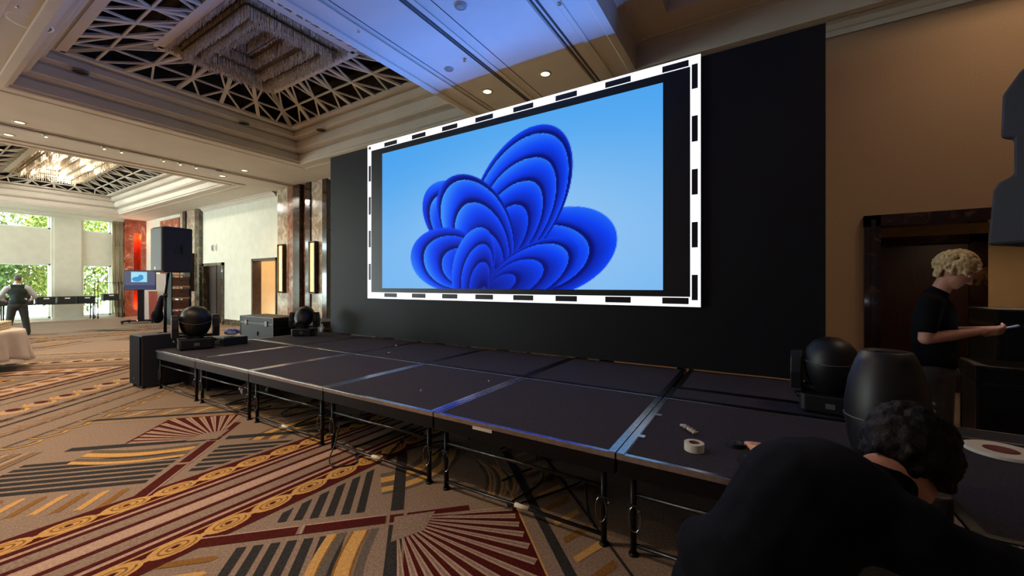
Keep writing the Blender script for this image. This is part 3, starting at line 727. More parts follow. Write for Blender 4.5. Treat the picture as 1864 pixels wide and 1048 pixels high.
# chandeliers -------------------------------------------------------
def chandelier(c, label, lit):
    x0, x1 = c; cx, cy = (x0 + x1) / 2, (CY0 + CY1) / 2; hx, hy = (x1 - x0) / 2 - IO - .1, (CY1 - CY0) / 2 - IO - .1
    t = thing('chandelier', label, 'chandelier', (cx, cy, ZC + 1.9), group='rectangular crystal chandeliers')
    mb = MB(); mb.box(-hx - .08, hx + .08, -hy - .05, hy + .05, -.06, .0); mb.build('ceiling_plate', M_crysteel, t)
    tiers = [(1.0, -1.06, -.2), (.82, -1.20, -.3), (.62, -1.14, -.3), (.44, -1.0, -.3), (.28, -.86, -.3)]
    for k, (f, zb, zt) in enumerate(tiers):
        ax, ay = hx - (1 - f) * 1.05, hy - (1 - f) * 1.05
        if ay < .05: continue
        mb = MB()
        for zz in (zt, zb + .18):
            for (p, q) in (((-ax, -ay), (ax, -ay)), ((ax, -ay), (ax, ay)), ((ax, ay), (-ax, ay)), ((-ax, ay), (-ax, -ay))): mb.bar((*p, zz), (*q, zz), .05, .03)
        # shelf between tiers, closes the stepped underside
        ax2, ay2 = ax - .19, ay - .19
        if k < 4 and ay2 > .02:
            zz = zb + .17
            mb.poly([(-ax, -ay, zz), (ax, -ay, zz), (ax2, -ay2, zz), (-ax2, -ay2, zz)]); mb.poly([(ax, -ay, zz), (ax, ay, zz), (ax2, ay2, zz), (ax2, -ay2, zz)])
            mb.poly([(ax, ay, zz), (-ax, ay, zz), (-ax2, ay2, zz), (ax2, ay2, zz)]); mb.poly([(-ax, ay, zz), (-ax, -ay, zz), (-ax2, -ay2, zz), (-ax2, ay2, zz)])
        for (sx, sy) in ((1, 1), (1, -1), (-1, 1), (-1, -1)): mb.bar((sx * ax, sy * ay, zt), (sx * ax, sy * ay, 0), .02, .02)
        mb.build('tier_frame', M_crysteel, t, recalc=False)
        mb = MB(); st = .026 if not lit else .05
        per = []
        for i in range(int(2 * ax / st)): per += [(-ax + i * st, -ay), (-ax + i * st, ay)]
        for i in range(int(2 * ay / st)): per += [(-ax, -ay + i * st), (ax, -ay + i * st)]
        for (px_, py_) in per:
            for row in range(2):
                o_ = .05 * row; dx = px_ - math.copysign(o_, px_) if abs(abs(px_) - ax) < .01 else px_; dy = py_ - math.copysign(o_, py_) if abs(abs(py_) - ay) < .01 else py_
                dx += random.uniform(-.008, .008); dy += random.uniform(-.008, .008)
                b_ = zb + random.uniform(-.012, .02) + .02 * row; z = zt if row == 0 else zb + .5
                w = random.uniform(.005, .009); a_ = random.uniform(0, pi / 2)
                cc = [(dx + w * cos(a_ + i * pi / 2), dy + w * sin(a_ + i * pi / 2)) for i in range(4)]
                tp = random.uniform(0, .05)
                zz = z - tp
                for i in range(4): mb.poly([(*cc[i], b_ + .012), (*cc[(i + 1) % 4], b_ + .012), (*cc[(i + 1) % 4], zz), (*cc[i], zz)])
                for i in range(4): mb.poly([(*cc[i], b_ + .012), (dx, dy, b_ - .015), (*cc[(i + 1) % 4], b_ + .012)])
        tag(mb.build('crystal_fringe', M_crystal, t, recalc=False), kind='stuff')
    for (px_, py_) in [(-.6, -.3), (0, .3), (.6, -.3), (-.9, .4), (.9, .4), (.2, -.5)]:
        px_ = px_ * hx; py_ = py_ * hy
        mb = MB(); mb.lathe([(0, -.05), (.022, -.03), (.025, 0), (.012, .03), (0, .035)], 12, T(px_, py_, -.95)); mb.build('bulb', M_lamp if lit else M_discw, t)
        if lit: light('chandelier_bulb', 'POINT', (cx + px_, cy + py_, ZC + .88), 120, (1, .95, .84), shadow_soft_size=.03)
    return t
chandelier(COFFERS[0], 'large rectangular tiered crystal chandelier hanging in the near ceiling coffer', False)
chandelier(COFFERS[1], 'bright crystal chandelier in the far ceiling coffer by the windows', True)

t = downlight(2.62, 7.35, 'small lit downlight in the corridor ceiling behind the marble doorway', on=False)
t.location.z = 2.62; t.children[1].active_material = M_lamp; s_ = spot_down(2.62, 7.35, 2.60, 9, size=165)
t.children[1].data.materials[0] = M_lamp
# =================================================================== BACKDROP AND LED WALL
BY = 5.10
t = thing('backdrop', 'tall plain black backdrop wall behind the stage around the big screen', 'backdrop', (0, 0, 0))
mb = MB(); mb.box(-7.61, .58, BY, BY + .12, .61, 4.25); mb.build('panel', M_backdrop, t)
mb = MB()
for k in range(7): x = -7.5 + k * 1.33; mb.box(x, x + .08, BY + .12, BY + .35, 0, 4.2); mb.bar((x + .04, BY + .3, 2.6), (x + .04, BY + 1.2, .04), .05, .05)
mb.build('support_frame', M_steelblk, t)
SX0, SX1, SZ0, SZ1 = -6.355, -.563, 1.342, 4.252
t = thing('led_screen', 'huge rectangular LED video screen showing a blue folded-fabric picture, black and white dashed border', 'screen', (0, BY, 0))
mb = MB(); mb.box(SX0, SX1, -.06, -.005, SZ0, SZ1); mb.build('screen_panel', M_blackpl, t)
W1 = emit('led_white', (250, 251, 255), 1.12); K1 = mat('led_off', (14, 16, 22), .6, noise=.03, spec=.3)
mb = MB(); y0 = -.064
def rect(x0, x1, z0, z1, y=y0): mb.poly([(x0, y, z0), (x1, y, z0), (x1, y, z1), (x0, y, z1)])
w = .03; bw = .105
rect(SX0, SX1, SZ1 - w, SZ1); rect(SX0, SX1, SZ0, SZ0 + w); rect(SX0, SX0 + w, SZ0 + w, SZ1 - w); rect(SX1 - w, SX1, SZ0 + w, SZ1 - w)
tl = .010
rect(SX0 + bw, SX1 - bw, SZ1 - bw - tl, SZ1 - bw); rect(SX0 + bw, SX1 - bw, SZ0 + bw, SZ0 + bw + tl)
rect(SX0 + bw - tl, SX0 + bw, SZ0 + w, SZ1 - w); rect(SX1 - bw - tl * .6, SX1 - bw + tl, SZ0 + w, SZ1 - w)
bl = [(-5.89, -5.55), (-5.18, -4.85), (-4.48, -4.15), (-3.79, -3.45), (-3.09, -2.75), (-2.40, -2.08), (-1.69, -1.36), (-.985, -.69)]
e = SX0 + bw
for (a, b) in bl + [(SX1 - bw, 0)]:
    for (z0, z1) in ((SZ1 - bw, SZ1 - w), (SZ0 + w, SZ0 + bw)): rect(e, a, z0, z1)
    e = b
rect(SX1 - bw, SX1 - w, SZ1 - bw + .01, SZ1 - w)
for (xa, xb_, vb) in ((SX0 + w, SX0 + bw - tl, [(1.69, 2.0), (2.31, 2.63), (2.93, 3.27), (3.56, 3.86), (4.17, 4.222)]), (SX1 - bw + tl, SX1 - w, [(1.42, 1.715), (2.03, 2.326), (2.642, 2.938), (3.256, 3.556), (3.868, 4.155)])):
    e = SZ0 + w
    for (a, b) in vb + [(SZ1 - w, 9)]: rect(xa, xb_, e, a); e = b
mb.build('dashed_border', W1, t, recalc=False)
# the picture: pixels of the LED panel as coloured cells (generic blue folded shape)
IX0, IX1, IZ0_, IZ1_ = -5.94, -.975, 1.535, 4.03
NX, NZ, SS = 620, 311, 3
uu, vv = np.meshgrid((np.arange(NX * SS) + .5) / (NX * SS), (np.arange(NZ * SS) + .5) / (NZ * SS))      # v = 0 bottom
asp = (IX1 - IX0) / (IZ1_ - IZ0_)
x = uu * asp; y = vv
def sm(a, b, t_): t_ = np.clip((t_ - a) / (b - a), 0, 1); return t_ * t_ * (3 - 2 * t_)
def C3(r, g, b): return np.array([r, g, b], float)
wgt = np.exp(-(((x - 1.25) / .95) ** 2 + ((y - .30) / .50) ** 2))[..., None]
top = sm(.2, 1, y)[..., None]
img = (C3(112, 180, 240) * (1 - top) + C3(72, 162, 238) * top) * (1 - wgt * .75) + C3(160, 202, 242) * wgt * .75
def petal(cx, cy, rx, ry, ang, ax, ay, folds, phase, tone, wob=.05):
    global img
    c_, s_ = cos(R(ang)), sin(R(ang))
    an = np.arctan2(y - ay, x - ax)
    xx = x + wob * .35 * np.sin(an * 3 + phase * 9) * np.hypot(x - ax, y - ay); yw = y + wob * .35 * np.cos(an * 2 + phase * 5) * np.hypot(x - ax, y - ay)
    px_, py_ = (xx - cx), (yw - cy); lx, ly = (px_ * c_ + py_ * s_) / rx, (-px_ * s_ + py_ * c_) / ry
    dx, dy = ax - cx, ay - cy; alx, aly = (dx * c_ + dy * s_) / rx, (-dx * s_ + dy * c_) / ry
    k = 1 / max(1e-3, math.hypot(alx, aly)); alx *= k * .965; aly *= k * .965
    A = alx ** 2 + aly ** 2 - 1; B = 2 * ((lx - alx) * alx + (ly - aly) * aly); Cc = (lx - alx) ** 2 + (ly - aly) ** 2
    disc_ = np.sqrt(np.maximum(B * B - 4 * A * Cc, 0)); tt = np.abs((-B - disc_) / (2 * A))
    mask = sm(1.004, .996, tt)[..., None]
    g = np.clip(tt, 0, 1) ** 1.25
    # uneven folds: the sheet doubles back more often near the rim on one side
    side = np.tanh(2.2 * (px_ * -s_ + py_ * c_) / ry)
    tw = g * folds * (1 + .22 * side * (1 - g)) + phase; fr = tw - np.floor(tw)
    body = .20 + .44 * fr + .10 * side
    crease = np.exp(-(fr / .16) ** 2) * .34
    rim = np.exp(-((1 - fr) / .035) ** 2) * .16
    fall = np.clip(np.hypot(x - ax, y - ay) / .55, 0, 1) ** .8
    lum = np.clip(((body - crease) * (.28 + .72 * fall) + rim * fall) * tone, 0, 1)[..., None]
    deep, mid, hi = C3(0, 8, 112), C3(6, 62, 240), C3(64, 156, 252)
    col_ = np.where(lum < .42, deep + (mid - deep) * (lum / .42), mid + (hi - mid) * np.minimum(1, (lum - .42) / .45))
    img = img * (1 - mask) + col_ * mask
petal(.70, .46, .36, .22, -38, .98, .20, 3.2, .35, 1.22, .10)
petal(1.40, .20, .36, .235, 14, 1.04, .10, 3.4, .55, .86, .08)
petal(1.17, .53, .43, .30, 56, .98, .14, 5.2, .15, .98, .05)
petal(.86, .40, .40, .24, 125, 1.00, .08, 3.6, .7, 1.18, .14)
petal(.62, .20, .34, .22, 168, .94, .04, 3.4, .4, 1.15, .12)
petal(1.26, .10, .32, .15, 22, .96, .0, 3.2, .2, .86, .10)
petal(.84, .10, .30, .15, 75, .98, -.10, 3.2, .8, 1.0, .12)
img = np.clip(img, 0, 255).reshape(NZ, SS, NX, SS, 3).mean((1, 3))
me = bpy.data.meshes.new('picture')
gx = np.linspace(IX0, IX1, NX + 1); gz = np.linspace(IZ0_, IZ1_, NZ + 1)
vx = np.zeros(((NZ + 1) * (NX + 1), 3)); GX, GZ = np.meshgrid(gx, gz); vx[:, 0] = GX.ravel(); vx[:, 1] = -.067; vx[:, 2] = GZ.ravel()
ii, jj = np.meshgrid(np.arange(NX), np.arange(NZ)); a0 = (jj * (NX + 1) + ii).ravel(); quads = np.stack([a0, a0 + 1, a0 + NX + 2, a0 + NX + 1], 1)
me.vertices.add(len(vx)); me.vertices.foreach_set('co', vx.ravel()); me.loops.add(quads.size); me.loops.foreach_set('vertex_index', quads.ravel().astype(np.int32))
me.polygons.add(len(quads)); me.polygons.foreach_set('loop_start', (np.arange(len(quads)) * 4).astype(np.int32)); me.update(calc_edges=True)
ca = me.color_attributes.new('led_colour', 'FLOAT_COLOR', 'POINT')
# sample cell colours at the vertices
ci_ = np.clip(np.round(np.linspace(-.5, NX - .5, NX + 1)).astype(int), 0, NX - 1); cj_ = np.clip(np.round(np.linspace(-.5, NZ - .5, NZ + 1)).astype(int), 0, NZ - 1)
smp = img[cj_][:, ci_] / 255.; smp = np.where(smp <= .04045, smp / 12.92, ((smp + .055) / 1.055) ** 2.4)
rgba = np.ones(((NZ + 1) * (NX + 1), 4)); rgba[:, :3] = smp.reshape(-1, 3); ca.data.foreach_set('color', rgba.ravel().astype(np.float32))
pm = bpy.data.materials.new('led_picture'); pm.use_nodes = True; nt = pm.node_tree; b = nt.nodes['Principled BSDF']
at = nt.nodes.new('ShaderNodeVertexColor'); at.layer_name = 'led_colour'; nt.links.new(at.outputs[0], b.inputs['Emission Color']); b.inputs['Emission Strength'].default_value = 1.0
b.inputs['Base Color'].default_value = (.01, .01, .012, 1); b.inputs['Roughness'].default_value = .6; b.inputs['Specular IOR Level'].default_value = .1
me.materials.append(pm); po = bpy.data.objects.new('picture', me); COL.objects.link(po); po.parent = t

# =================================================================== STAGE DECKS
XS = [-7.93, -6.49, -5.05, -3.61, -2.17, -.72, .73, 2.18]
def stage_deck(x0, x1, y0, y1, label, front, legs=True):
    t = thing('stage_deck', label, 'stage platform', (x0, y0, 0), group='stage deck units')
    w, d = x1 - x0, y1 - y0; g = .004; H_ = .6
    mb = MB(); mb.box(g + .045, w - g - .045, g + .03, d - g - .03, H_ - .03, H_ - .002); mb.build('deck_top', M_deck, t, bevel=.003)
    mb = MB()
    mb.box(g, w - g, g, g + .034, H_ - .035, H_); mb.box(g, w - g, d - g - .03, d - g, H_ - .035, H_); mb.box(g, g + .05, g + .034, d - g - .03, H_ - .035, H_); mb.box(w - g - .05, w - g, g + .034, d - g - .03, H_ - .035, H_)
    mb.build('edge_trim', (M_alu if x1 < 1 else M_steelblk) if front else M_steelblk, t, bevel=.003)  # black on the last front deck: the shade there put into its trim colour
    mb = MB(); mb.box(g + .005, w - g - .005, g + .006, g + .05, H_ - .13, H_ - .035); mb.box(g + .005, w - g - .005, d - g - .05, d - g - .006, H_ - .13, H_ - .035)
    mb.box(g + .005, g + .05, g + .05, d - g - .05, H_ - .13, H_ - .035); mb.box(w - g - .05, w - g - .005, g + .05, d - g - .05, H_ - .13, H_ - .035)
    for k in (1, 2): mb.box(w * k / 3 - .02, w * k / 3 + .02, g + .05, d - g - .05, H_ - .11, H_ - .035)
    mb.build('frame', M_steelblk, t)
    for (lx, ly) in ((.09, .06), (w - .09, .06), (.09, d - .06), (w - .09, d - .06)):
        mb = MB(); mb.tube([(lx, ly, .0), (lx, ly, .012)], .03, 10); mb.tube([(lx, ly, .01), (lx, ly, H_ - .1)], .0185, 12)
        lg = mb.build('leg', M_steelblk, t)
        if ly < .1:
            mb = MB(); mb.tube([(lx - .03, ly - .02, .30), (lx + .03, ly - .02, .30)], .006, 6); mb.tube([(lx + .03 + .012 * cos(a_ * pi / 5), ly - .025, .29 + .016 * sin(a_ * pi / 5)) for a_ in range(10)], .003, 5, closed=True)
            mb.build('locking_pin', M_rail, lg)
    for yy_ in ((.06,) if front else ()):
        mb = MB(); mb.tube([(.09, yy_, .36), (w - .09, yy_, .36)], .0125, 8); mb.build('upper_rail', M_rail, t)
        mb = MB(); mb.tube([(.09, yy_, .06), (w - .09, yy_, .06)], .0125, 8); mb.build('lower_rail', M_rail, t)
    if front:
        for lx, sg in ((w - .09, -1), (.09, 1)):
            pts = [(lx + sg * .03 * (1 - cos(a_)), .03 - .01 * sin(a_), .30 - .10 * (a_ / pi) * (2 - a_ / pi) * .9 if a_ <= pi else .30 - .09 * (2 - a_ / pi) ** .8) for a_ in [pi * q / 6 for q in range(13)]]
            loop = [(lx + sg * (.012 + .035 * sin(q * pi / 8)), .035, .30 - .075 * (1 - cos(q * pi / 8)) + .0) for q in range(1, 16)]
            mb = MB(); mb.tube(loop, .0028, 6); mb.build('safety_loop', M_alu, t)
    return t
pos = ['left end', 'second from the left end', 'third from the left end', 'middle', 'third from the right, in front of the screen centre', 'with the white tape roll', 'right end beside the kneeling person']
FR = []
for i in range(7):
    FR.append(stage_deck(XS[i], XS[i + 1], 2.33, 3.75, 'front-row black carpeted stage deck, ' + pos[i], True))
pos2 = ['at the far left under the rear moving head', 'second from the left by the backdrop', 'third from the left by the backdrop', 'fourth from the left by the backdrop', 'fifth from the left by the backdrop']
for i in range(5): stage_deck(XS[i], XS[i + 1], 3.77, 5.08, 'back-row black stage deck, ' + pos2[i], False)
stage_deck(-.72, .73, 3.77, 4.15, 'narrow black stage deck strip right of the wide seam', False); stage_deck(.73, 2.18, 3.77, 4.05, 'narrow black stage deck strip in front of the blond man', False)
stage_deck(-.70, .72, 4.17, 5.08, 'back-row black stage deck under the right side of the backdrop', False)
# taped seam hardware on the two bright seams
for (x, lb) in ((-.72, 'metal seam cover strip running across the stage near the tape rolls'), (-2.17, 'blue-glinting metal seam strip across the stage below the screen')):
    t = thing('seam_strip', lb, 'seam strip', (x, 2.34, .6)); wd = .048 if x > -1 else .03
    mb = MB(); mb.box(-wd, -.004, 0, 1.38 if x > -1 else 1.2, 0, .0035); mb.box(.004, wd, 0, 1.30, 0, .0035); mb.build('metal_strip', M_alu, t)
    if x > -1:
        mb = MB(); mb.box(wd, wd + .04, .32, .37, 0, .004); mb.box(wd, wd + .045, .83, .88, 0, .004); mb.build('latch_tab', M_alu, t)
t = None
mb = MB(); mb.box(0, .17, -.004, 0, 0, .022); o = mb.build('name_label', M_tapew, loc=(-1.78, 2.335, .545)); tag(o, 'small pale rectangular label strip on the front edge of the stage', 'label')
for i, (x0, lb) in enumerate(((-4.42, 'white tape flag on the lower stage rail left of the spiral border'), (-2.95, 'white tape flag on the lower stage rail beside the gold spiral border'), (-1.45, 'cream tape flag on the lower stage rail by the red fan'), )):
    mb = MB(); mb.tube([(x0, 2.39, .06), (x0 + .11, 2.39, .06)], .0165, 10); o = mb.build('tape_flag', M_tapew); tag(o, lb, 'tape')
# cables under the stage
def cable(pts, r, label, n=60, m=M_rubber):
    P_ = [Vector(p) for p in pts]; out = []
    for i in range(len(P_) - 1):
        p0, p1, p2, p3 = P_[max(i - 1, 0)], P_[i], P_[i + 1], P_[min(i + 2, len(P_) - 1)]
        for k in range(8):
            t_ = k / 8; out.append(.5 * ((2 * p1) + (p2 - p0) * t_ + (2 * p0 - 5 * p1 + 4 * p2 - p3) * t_ ** 2 + (3 * p1 - p0 - 3 * p2 + p3) * t_ ** 3))
    out.append(P_[-1]); mb = MB(); mb.tube(out, r, 7); o = mb.build('cable', m); tag(o, label, 'cable', 'black cables under the stage'); return o
rc = random.Random(3)
for k, lb in enumerate(('coiled black cable under the stage beside the subwoofer', 'black cable loops under the second stage deck', 'tangled black cable under the third stage deck', 'black cable lying under the middle of the stage', 'black cable snaking under the stage below the screen centre', 'black cable on the carpet under the seam strip', 'black cable under the stage near its right end')):
    x0 = -6.9 + k * .85; y0 = 2.8 + .75 * (k % 2); pts = []
    for j in range(12 if k < 3 else 8): pts.append((x0 + j * .13 + rc.uniform(-.12, .12), y0 + .3 * sin(j * 1.7 + k) + rc.uniform(-.1, .1), .012 + .004 * (j % 2)))
    cable(pts, .008, lb)
cable([(-3.37, 2.36, .3), (-3.36, 2.30, .12), (-3.3, 2.2, .02), (-3.15, 2.15, .012), (-3.05, 2.3, .012), (-3.2, 2.42, .012), (-2.9, 2.6, .012)], .006, 'thin black cable looping out onto the carpet at the front stage leg')
for k, (x0, y0, lb) in enumerate(((-6.35, 2.95, 'white and black crumpled cloth bundle under the left stage deck'), (-6.1, 3.15, 'small pale cloth bundle under the left stage deck, behind the first'))):
    o = fuse('cloth_bundle', [('e', (rc.uniform(-.1, .1), rc.uniform(-.08, .08), .05), (.08, .06, .045), (rc.uniform(0, 3), 0, rc.uniform(0, 3))) for _ in range(5)], .012, M_cloth if k == 0 else M_grille, smooth=2, bump=(.03, .05)); o.location = (x0, y0, .025); tag(o, lb, 'cloth')

# =================================================================== MOVING HEADS
def moving_head(x, y, rz, tilt, label, s=1.0, ball=True, z=.6):
    AX = .225 if ball else .178
    t = thing('moving_head_light', label, 'stage light', (x, y, z), rz, 'black moving head stage lights'); t.scale = (s, s, s)
    mb = MB(); out = [(-.20, -.15), (-.17, -.18), (.17, -.18), (.20, -.15), (.20, .15), (.17, .18), (-.17, .18), (-.20, .15)]
    mb.prism(out, .015, .15); bs = mb.build('base', M_blackpl, t, bevel=.012)
    mb = MB(); mb.box(-.03, .03, -.185, -.18, .055, .095); mb.build('display', M_grille, bs)
    for sx in (1, -1):
        mb = MB(); mb.tube([(sx * .205, -.08, .10), (sx * .235, -.06, .115), (sx * .235, .06, .115), (sx * .205, .08, .10)], .01, 8); mb.build('carry_handle', M_blackpl, bs)
    mb = MB()
    for (fx, fy) in ((-.15, -.13), (.15, -.13), (-.15, .13), (.15, .13)): mb.lathe([(0, 0), (.02, 0), (.022, .016), (0, .016)], 10, T(fx, fy, 0))
    mb.build('foot', M_rubber, bs)
    mb = MB(); mb.lathe([(.07, .15), (.075, .155), (.075, .175), (.0, .176)], 20)
    mb.box(-AX - .015, AX + .015, -.05, .05, .162, .20)
    for sx in (1, -1):
        aw = 1.25 if ball else .55; th_ = .038 if ball else .022; arm = [(u_ * aw, v_) for u_, v_ in [(-.075, .165), (.075, .165), (.085, .30), (.07, .42), (.035, .47), (-.035, .47), (-.07, .42), (-.085, .30)]]
        M_ = T(sx * AX, 0, 0) @ RZ(R(90)) @ RX(R(90)); mb.prism(arm, -th_, th_, M_)
    mb.build('yoke', M_blackpl, t, bevel=.012)
    hd = bpy.data.objects.new('head', None)
    prof = [(0, -.235), (.085, -.235), (.10, -.225), (.125, -.15), (.142, -.04), (.142, .04), (.128, .14), (.105, .22), (.085, .265), (.078, .268), (.07, .262), (0, .262)]
    if ball: prof = [(0, -.205), (.06, -.20), (.12, -.17), (.16, -.11), (.178, -.03), (.180, .04), (.165, .12), (.135, .18), (.11, .225), (.09, .262), (.078, .268), (.07, .262), (0, .262)]
    M_ = T(0, 0, .39) @ RX(tilt)
    mb = MB(); mb.lathe(prof, 32, M_, smooth=True); h_ = mb.build('head', M_blackpl, t)
    mb = MB(); mb.lathe([(0, .2635), (.066, .2635), (.07, .2625)], 24, M_); mb.build('lens', MATS.get('lens_glass') or mat('lens_glass', (40, 44, 56), .05, spec=1.0, noise=.02, coat=1.0), h_)
    mb = MB()
    for k in range(5): rr_ = .181 if ball else .146; mb.box(-.03, .03, -rr_, -rr_ + .012, .06 - k * .03, .068 - k * .03, M_ @ T(.0, 0, 0))
    rr_ = .1805 if ball else .1425; mb.tube([(rr_ * cos(q * pi / 14), rr_ * sin(q * pi / 14), -.02) for q in range(28)], .0035, 6, closed=True)
    for v in mb.bm.verts[-28 * 6:]: v.co = M_ @ v.co
    mb.build('vent_fins', M_grille, h_)
    return t
moving_head(-7.52, 2.72, R(74), R(200), 'large black moving head light at the front left corner of the stage', 1.12)
moving_head(-7.62, 4.55, R(38), R(128), 'black moving head light at the rear left corner, tilted in front of the flight case', .98)
moving_head(.49, 4.02, R(-8), R(186), 'black moving head light at the right rear of the stage before the backdrop edge', .98)
moving_head(.50, 2.46, R(80), R(0), 'black moving head light pointing straight up, beside the bending person', 1.06, ball=False)
t = thing('equipment_case', 'low black case on the stage behind the front left moving head', 'case', (-7.62, 3.22, .6))
mb = MB(); mb.box(-.22, .22, -.16, .2, 0, .13); mb.build('case_body', M_blackpl, t, bevel=.012)
mb = MB(); mb.box(-.12, .12, -.175, -.16, .05, .08); mb.build('handle', M_steelblk, t)
o = fuse('cloth_bundle', [('e', (rc.uniform(-.1, .1), rc.uniform(-.06, .06), .05), (.09, .05, .05), (rc.uniform(0, 3), 0, rc.uniform(0, 3))) for _ in range(6)], .012, mat('blue_white_cloth', (60, 64, 150), .7, rgb2=(206, 204, 226), scale=14, detail=2), smooth=2, bump=(.03, .05)); o.location = (-7.6, 3.24, .755)
tag(o, 'blue and white crumpled cloth on the low case beside the left moving head', 'cloth')
for i, (x, y, lb) in enumerate(((-8.08 + .2, 4.95, 'white glove at the left foot of the black backdrop'), (-7.72, 4.98, 'white crumpled glove leaning at the backdrop corner, right of the other one'))):
    o = fuse('work_glove', [('e', (0, 0, .06), (.045, .03, .06), (0, .1, 0)), ('c', (0, 0, .1), .014, (-.03, 0, .17), .011), ('c', (.02, 0, .1), .014, (.02, 0, .18), .011), ('c', (.035, 0, .06), .014, (.07, 0, .12), .011)], .006, M_cloth, smooth=2); o.location = (x, y, .605); tag(o, lb, 'glove')
# small things on the deck
def tape_roll(x, y, r, h, m, label, core=M_brown, rz=0, ri=None, z=.6):
    t = thing('tape_roll', label, 'tape roll', (x, y, z), rz); ri = ri or r * .55
    mb = MB(); mb.lathe([(ri, 0), (r, 0), (r, h), (ri, h), (ri, 0)], 32, smooth=False); mb.build('tape', m, t, bevel=.001)
    mb = MB(); mb.lathe([(ri - .004, .001), (ri, .001), (ri, h - .001), (ri - .004, h - .001), (ri - .004, .001)], 28); mb.build('core', core, t)
    return t
tape_roll(-.33, 2.63, .056, .048, M_tapew, 'white roll of tape lying on the stage in front of the two black rolls')
tape_roll(-.115, 2.84, .052, .024, M_rubber, 'black roll of tape on the stage, farther of the two', M_grille)
tape_roll(-.045, 2.64, .052, .024, M_rubber, 'black roll of tape on the stage, nearer of the two, beside the bent person', M_grille)
t = tape_roll(1.23, 3.55, .155, .02, M_tapew, 'wide flat white ring with reddish middle on the dark stage at the right', M_red, ri=.075)
mb = MB(); mb.lathe([(0, .004), (.072, .004), (.072, .016), (0, .016)], 24); mb.build('disc', M_red, t)
for i in range(5):
    o = fuse('paper_scrap', [('e', (0, 0, .012), (.02, .012, .011), (0, 0, i)), ('c', (.0, 0, .012), .008, (.02, .01, .016), .006)], .004, M_cloth, smooth=1)
    o.location = (-.45 + i * .022, 3.0 - i * .026, .605); tag(o, 'crumpled white scrap behind the white tape roll, %s of the cluster' % ('farthest', 'second farthest', 'middle one', 'second nearest', 'nearest')[i], 'paper', 'white paper scraps behind the tape roll')
for i, (x, y, lb) in enumerate(((-5.0, 4.52, 'tiny white scrap on the rear deck below the left part of the screen'), (-4.55, 3.98, 'tiny white scrap by the middle stage seam'), (-2.68, 2.72, 'tiny white speck on the front edge of the middle deck'), (-2.35, 3.35, 'tiny pale screw beside the blue seam strip'))):
    o = fuse('paper_scrap', [('e', (0, 0, .012), (.022 if i < 2 else .009, .014 if i < 2 else .008, .011), (0, 0, i))], .005, M_cloth, smooth=1); o.location = (x, y, .603); tag(o, lb, 'paper')

# =================================================================== LOUDSPEAKERS
def sub_speaker(x, y, rz, label, w=.55, d=.6, h=.82):
    t = thing('subwoofer', label, 'loudspeaker', (x, y, 0), rz); mb = MB(); mb.box(-w / 2, w / 2, -d / 2 + .02, d / 2, .03, h); b_ = mb.build('cabinet', M_speaker, t, bevel=.015)
    mb = MB(); mb.box(-w / 2 + .02, w / 2 - .02, -d / 2, -d / 2 + .03, .05, h - .02); mb.build('front_grille', M_black, t, bevel=.005)
    mb = MB()
    for sx in (1, -1): mb.box(sx * w / 2 - .006, sx * w / 2 + .006, -.1, .1, h * .6, h * .68)
    mb.build('side_handle', M_rubber, t)
    mb = MB()
    for fx in (-1, 1):
        for fy in (-1, 1): mb.lathe([(0, 0), (.025, 0), (.03, .03), (0, .03)], 10, T(fx * (w / 2 - .05), fy * (d / 2 - .06), 0))
    mb.build('foot', M_rubber, t)
    mb = MB(); mb.box(-.03, .0, -d / 2 - .004, -d / 2, .12, .16); mb.build('badge', M_chrome, t)
    mb = MB(); mb.lathe([(.0, h), (.03, h), (.03, h + .008), (0, h + .008)], 14); mb.build('pole_socket', M_steelblk, t)
    return t
sub_speaker(-8.25, 2.50, R(0), 'tall black subwoofer on the carpet at the left end of the stage', .48, .62, .82)
t = sub_speaker(-7.45, 2.95, R(0), 'second black subwoofer standing under the left end of the stage', .85, .6, .44)
def pa_speaker(x, y, z, rz, label, mb_=M_speaker):
    t = thing('loudspeaker', label, 'loudspeaker', (x, y, z), rz)
    out = [(-.20, -.19), (.20, -.19), (.20, .12), (.17, .21), (-.17, .21), (-.20, .12)]
    mb = MB(); mb.prism(out, 0.01, .73); mb.build('cabinet', mb_, t, bevel=.02)
    mb = MB(); mb.box(-.185, .185, -.215, -.185, .03, .71); mb.build('front_grille', M_grille, t, bevel=.012)
    for sx in (1, -1):
        mb = MB(); mb.box(sx * .20 - .004, sx * .20 + .004, -.06, .02, .30, .44); mb.tube([(sx * .20, .05, .31), (sx * .222, .05, .33), (sx * .222, .05, .42), (sx * .20, .05, .44)], .009, 8); mb.box(sx * .2 - .003, sx * .2 + .003, .04, .11, .27, .29); mb.box(sx * .2 - .003, sx * .2 + .003, .04, .11, .45, .47)
        mb.build('handle', M_rubber, t)
    mb = MB(); mb.box(-.09, .09, .195, .205, .2, .5); mb.box(-.02, .02, .2, .21, .08, .14); mb.build('rear_panel', M_blackpl, t)
    mb = MB(); mb.box(-.03, -.01, -.219, -.214, .06, .09); mb.build('badge', M_chrome, t)
    return t
pa_speaker(-8.12, 2.62, 1.79, R(4), 'large black loudspeaker raised on a pole at the left end of the stage')
t = thing('speaker_pole', 'black pole carrying the loudspeaker at the left end of the stage', 'speaker pole', (-8.25, 2.50, .828))
mb = MB(); mb.tube([(.06, .05, 0), (.06, .05, .6)], .022, 12); mb.build('outer_tube', M_steelblk, t); mb = MB(); mb.tube([(.06, .05, .6), (.1, .08, .965)], .017, 12); mb.build('inner_tube', M_steelblk, t)
mb = MB(); mb.tube([(.06, .05, .57), (.06, .05, .63)], .032, 12); mb.tube([(.06, .05, .6), (.13, .05, .6)], .01, 8); mb.build('collar', M_blackpl, t)
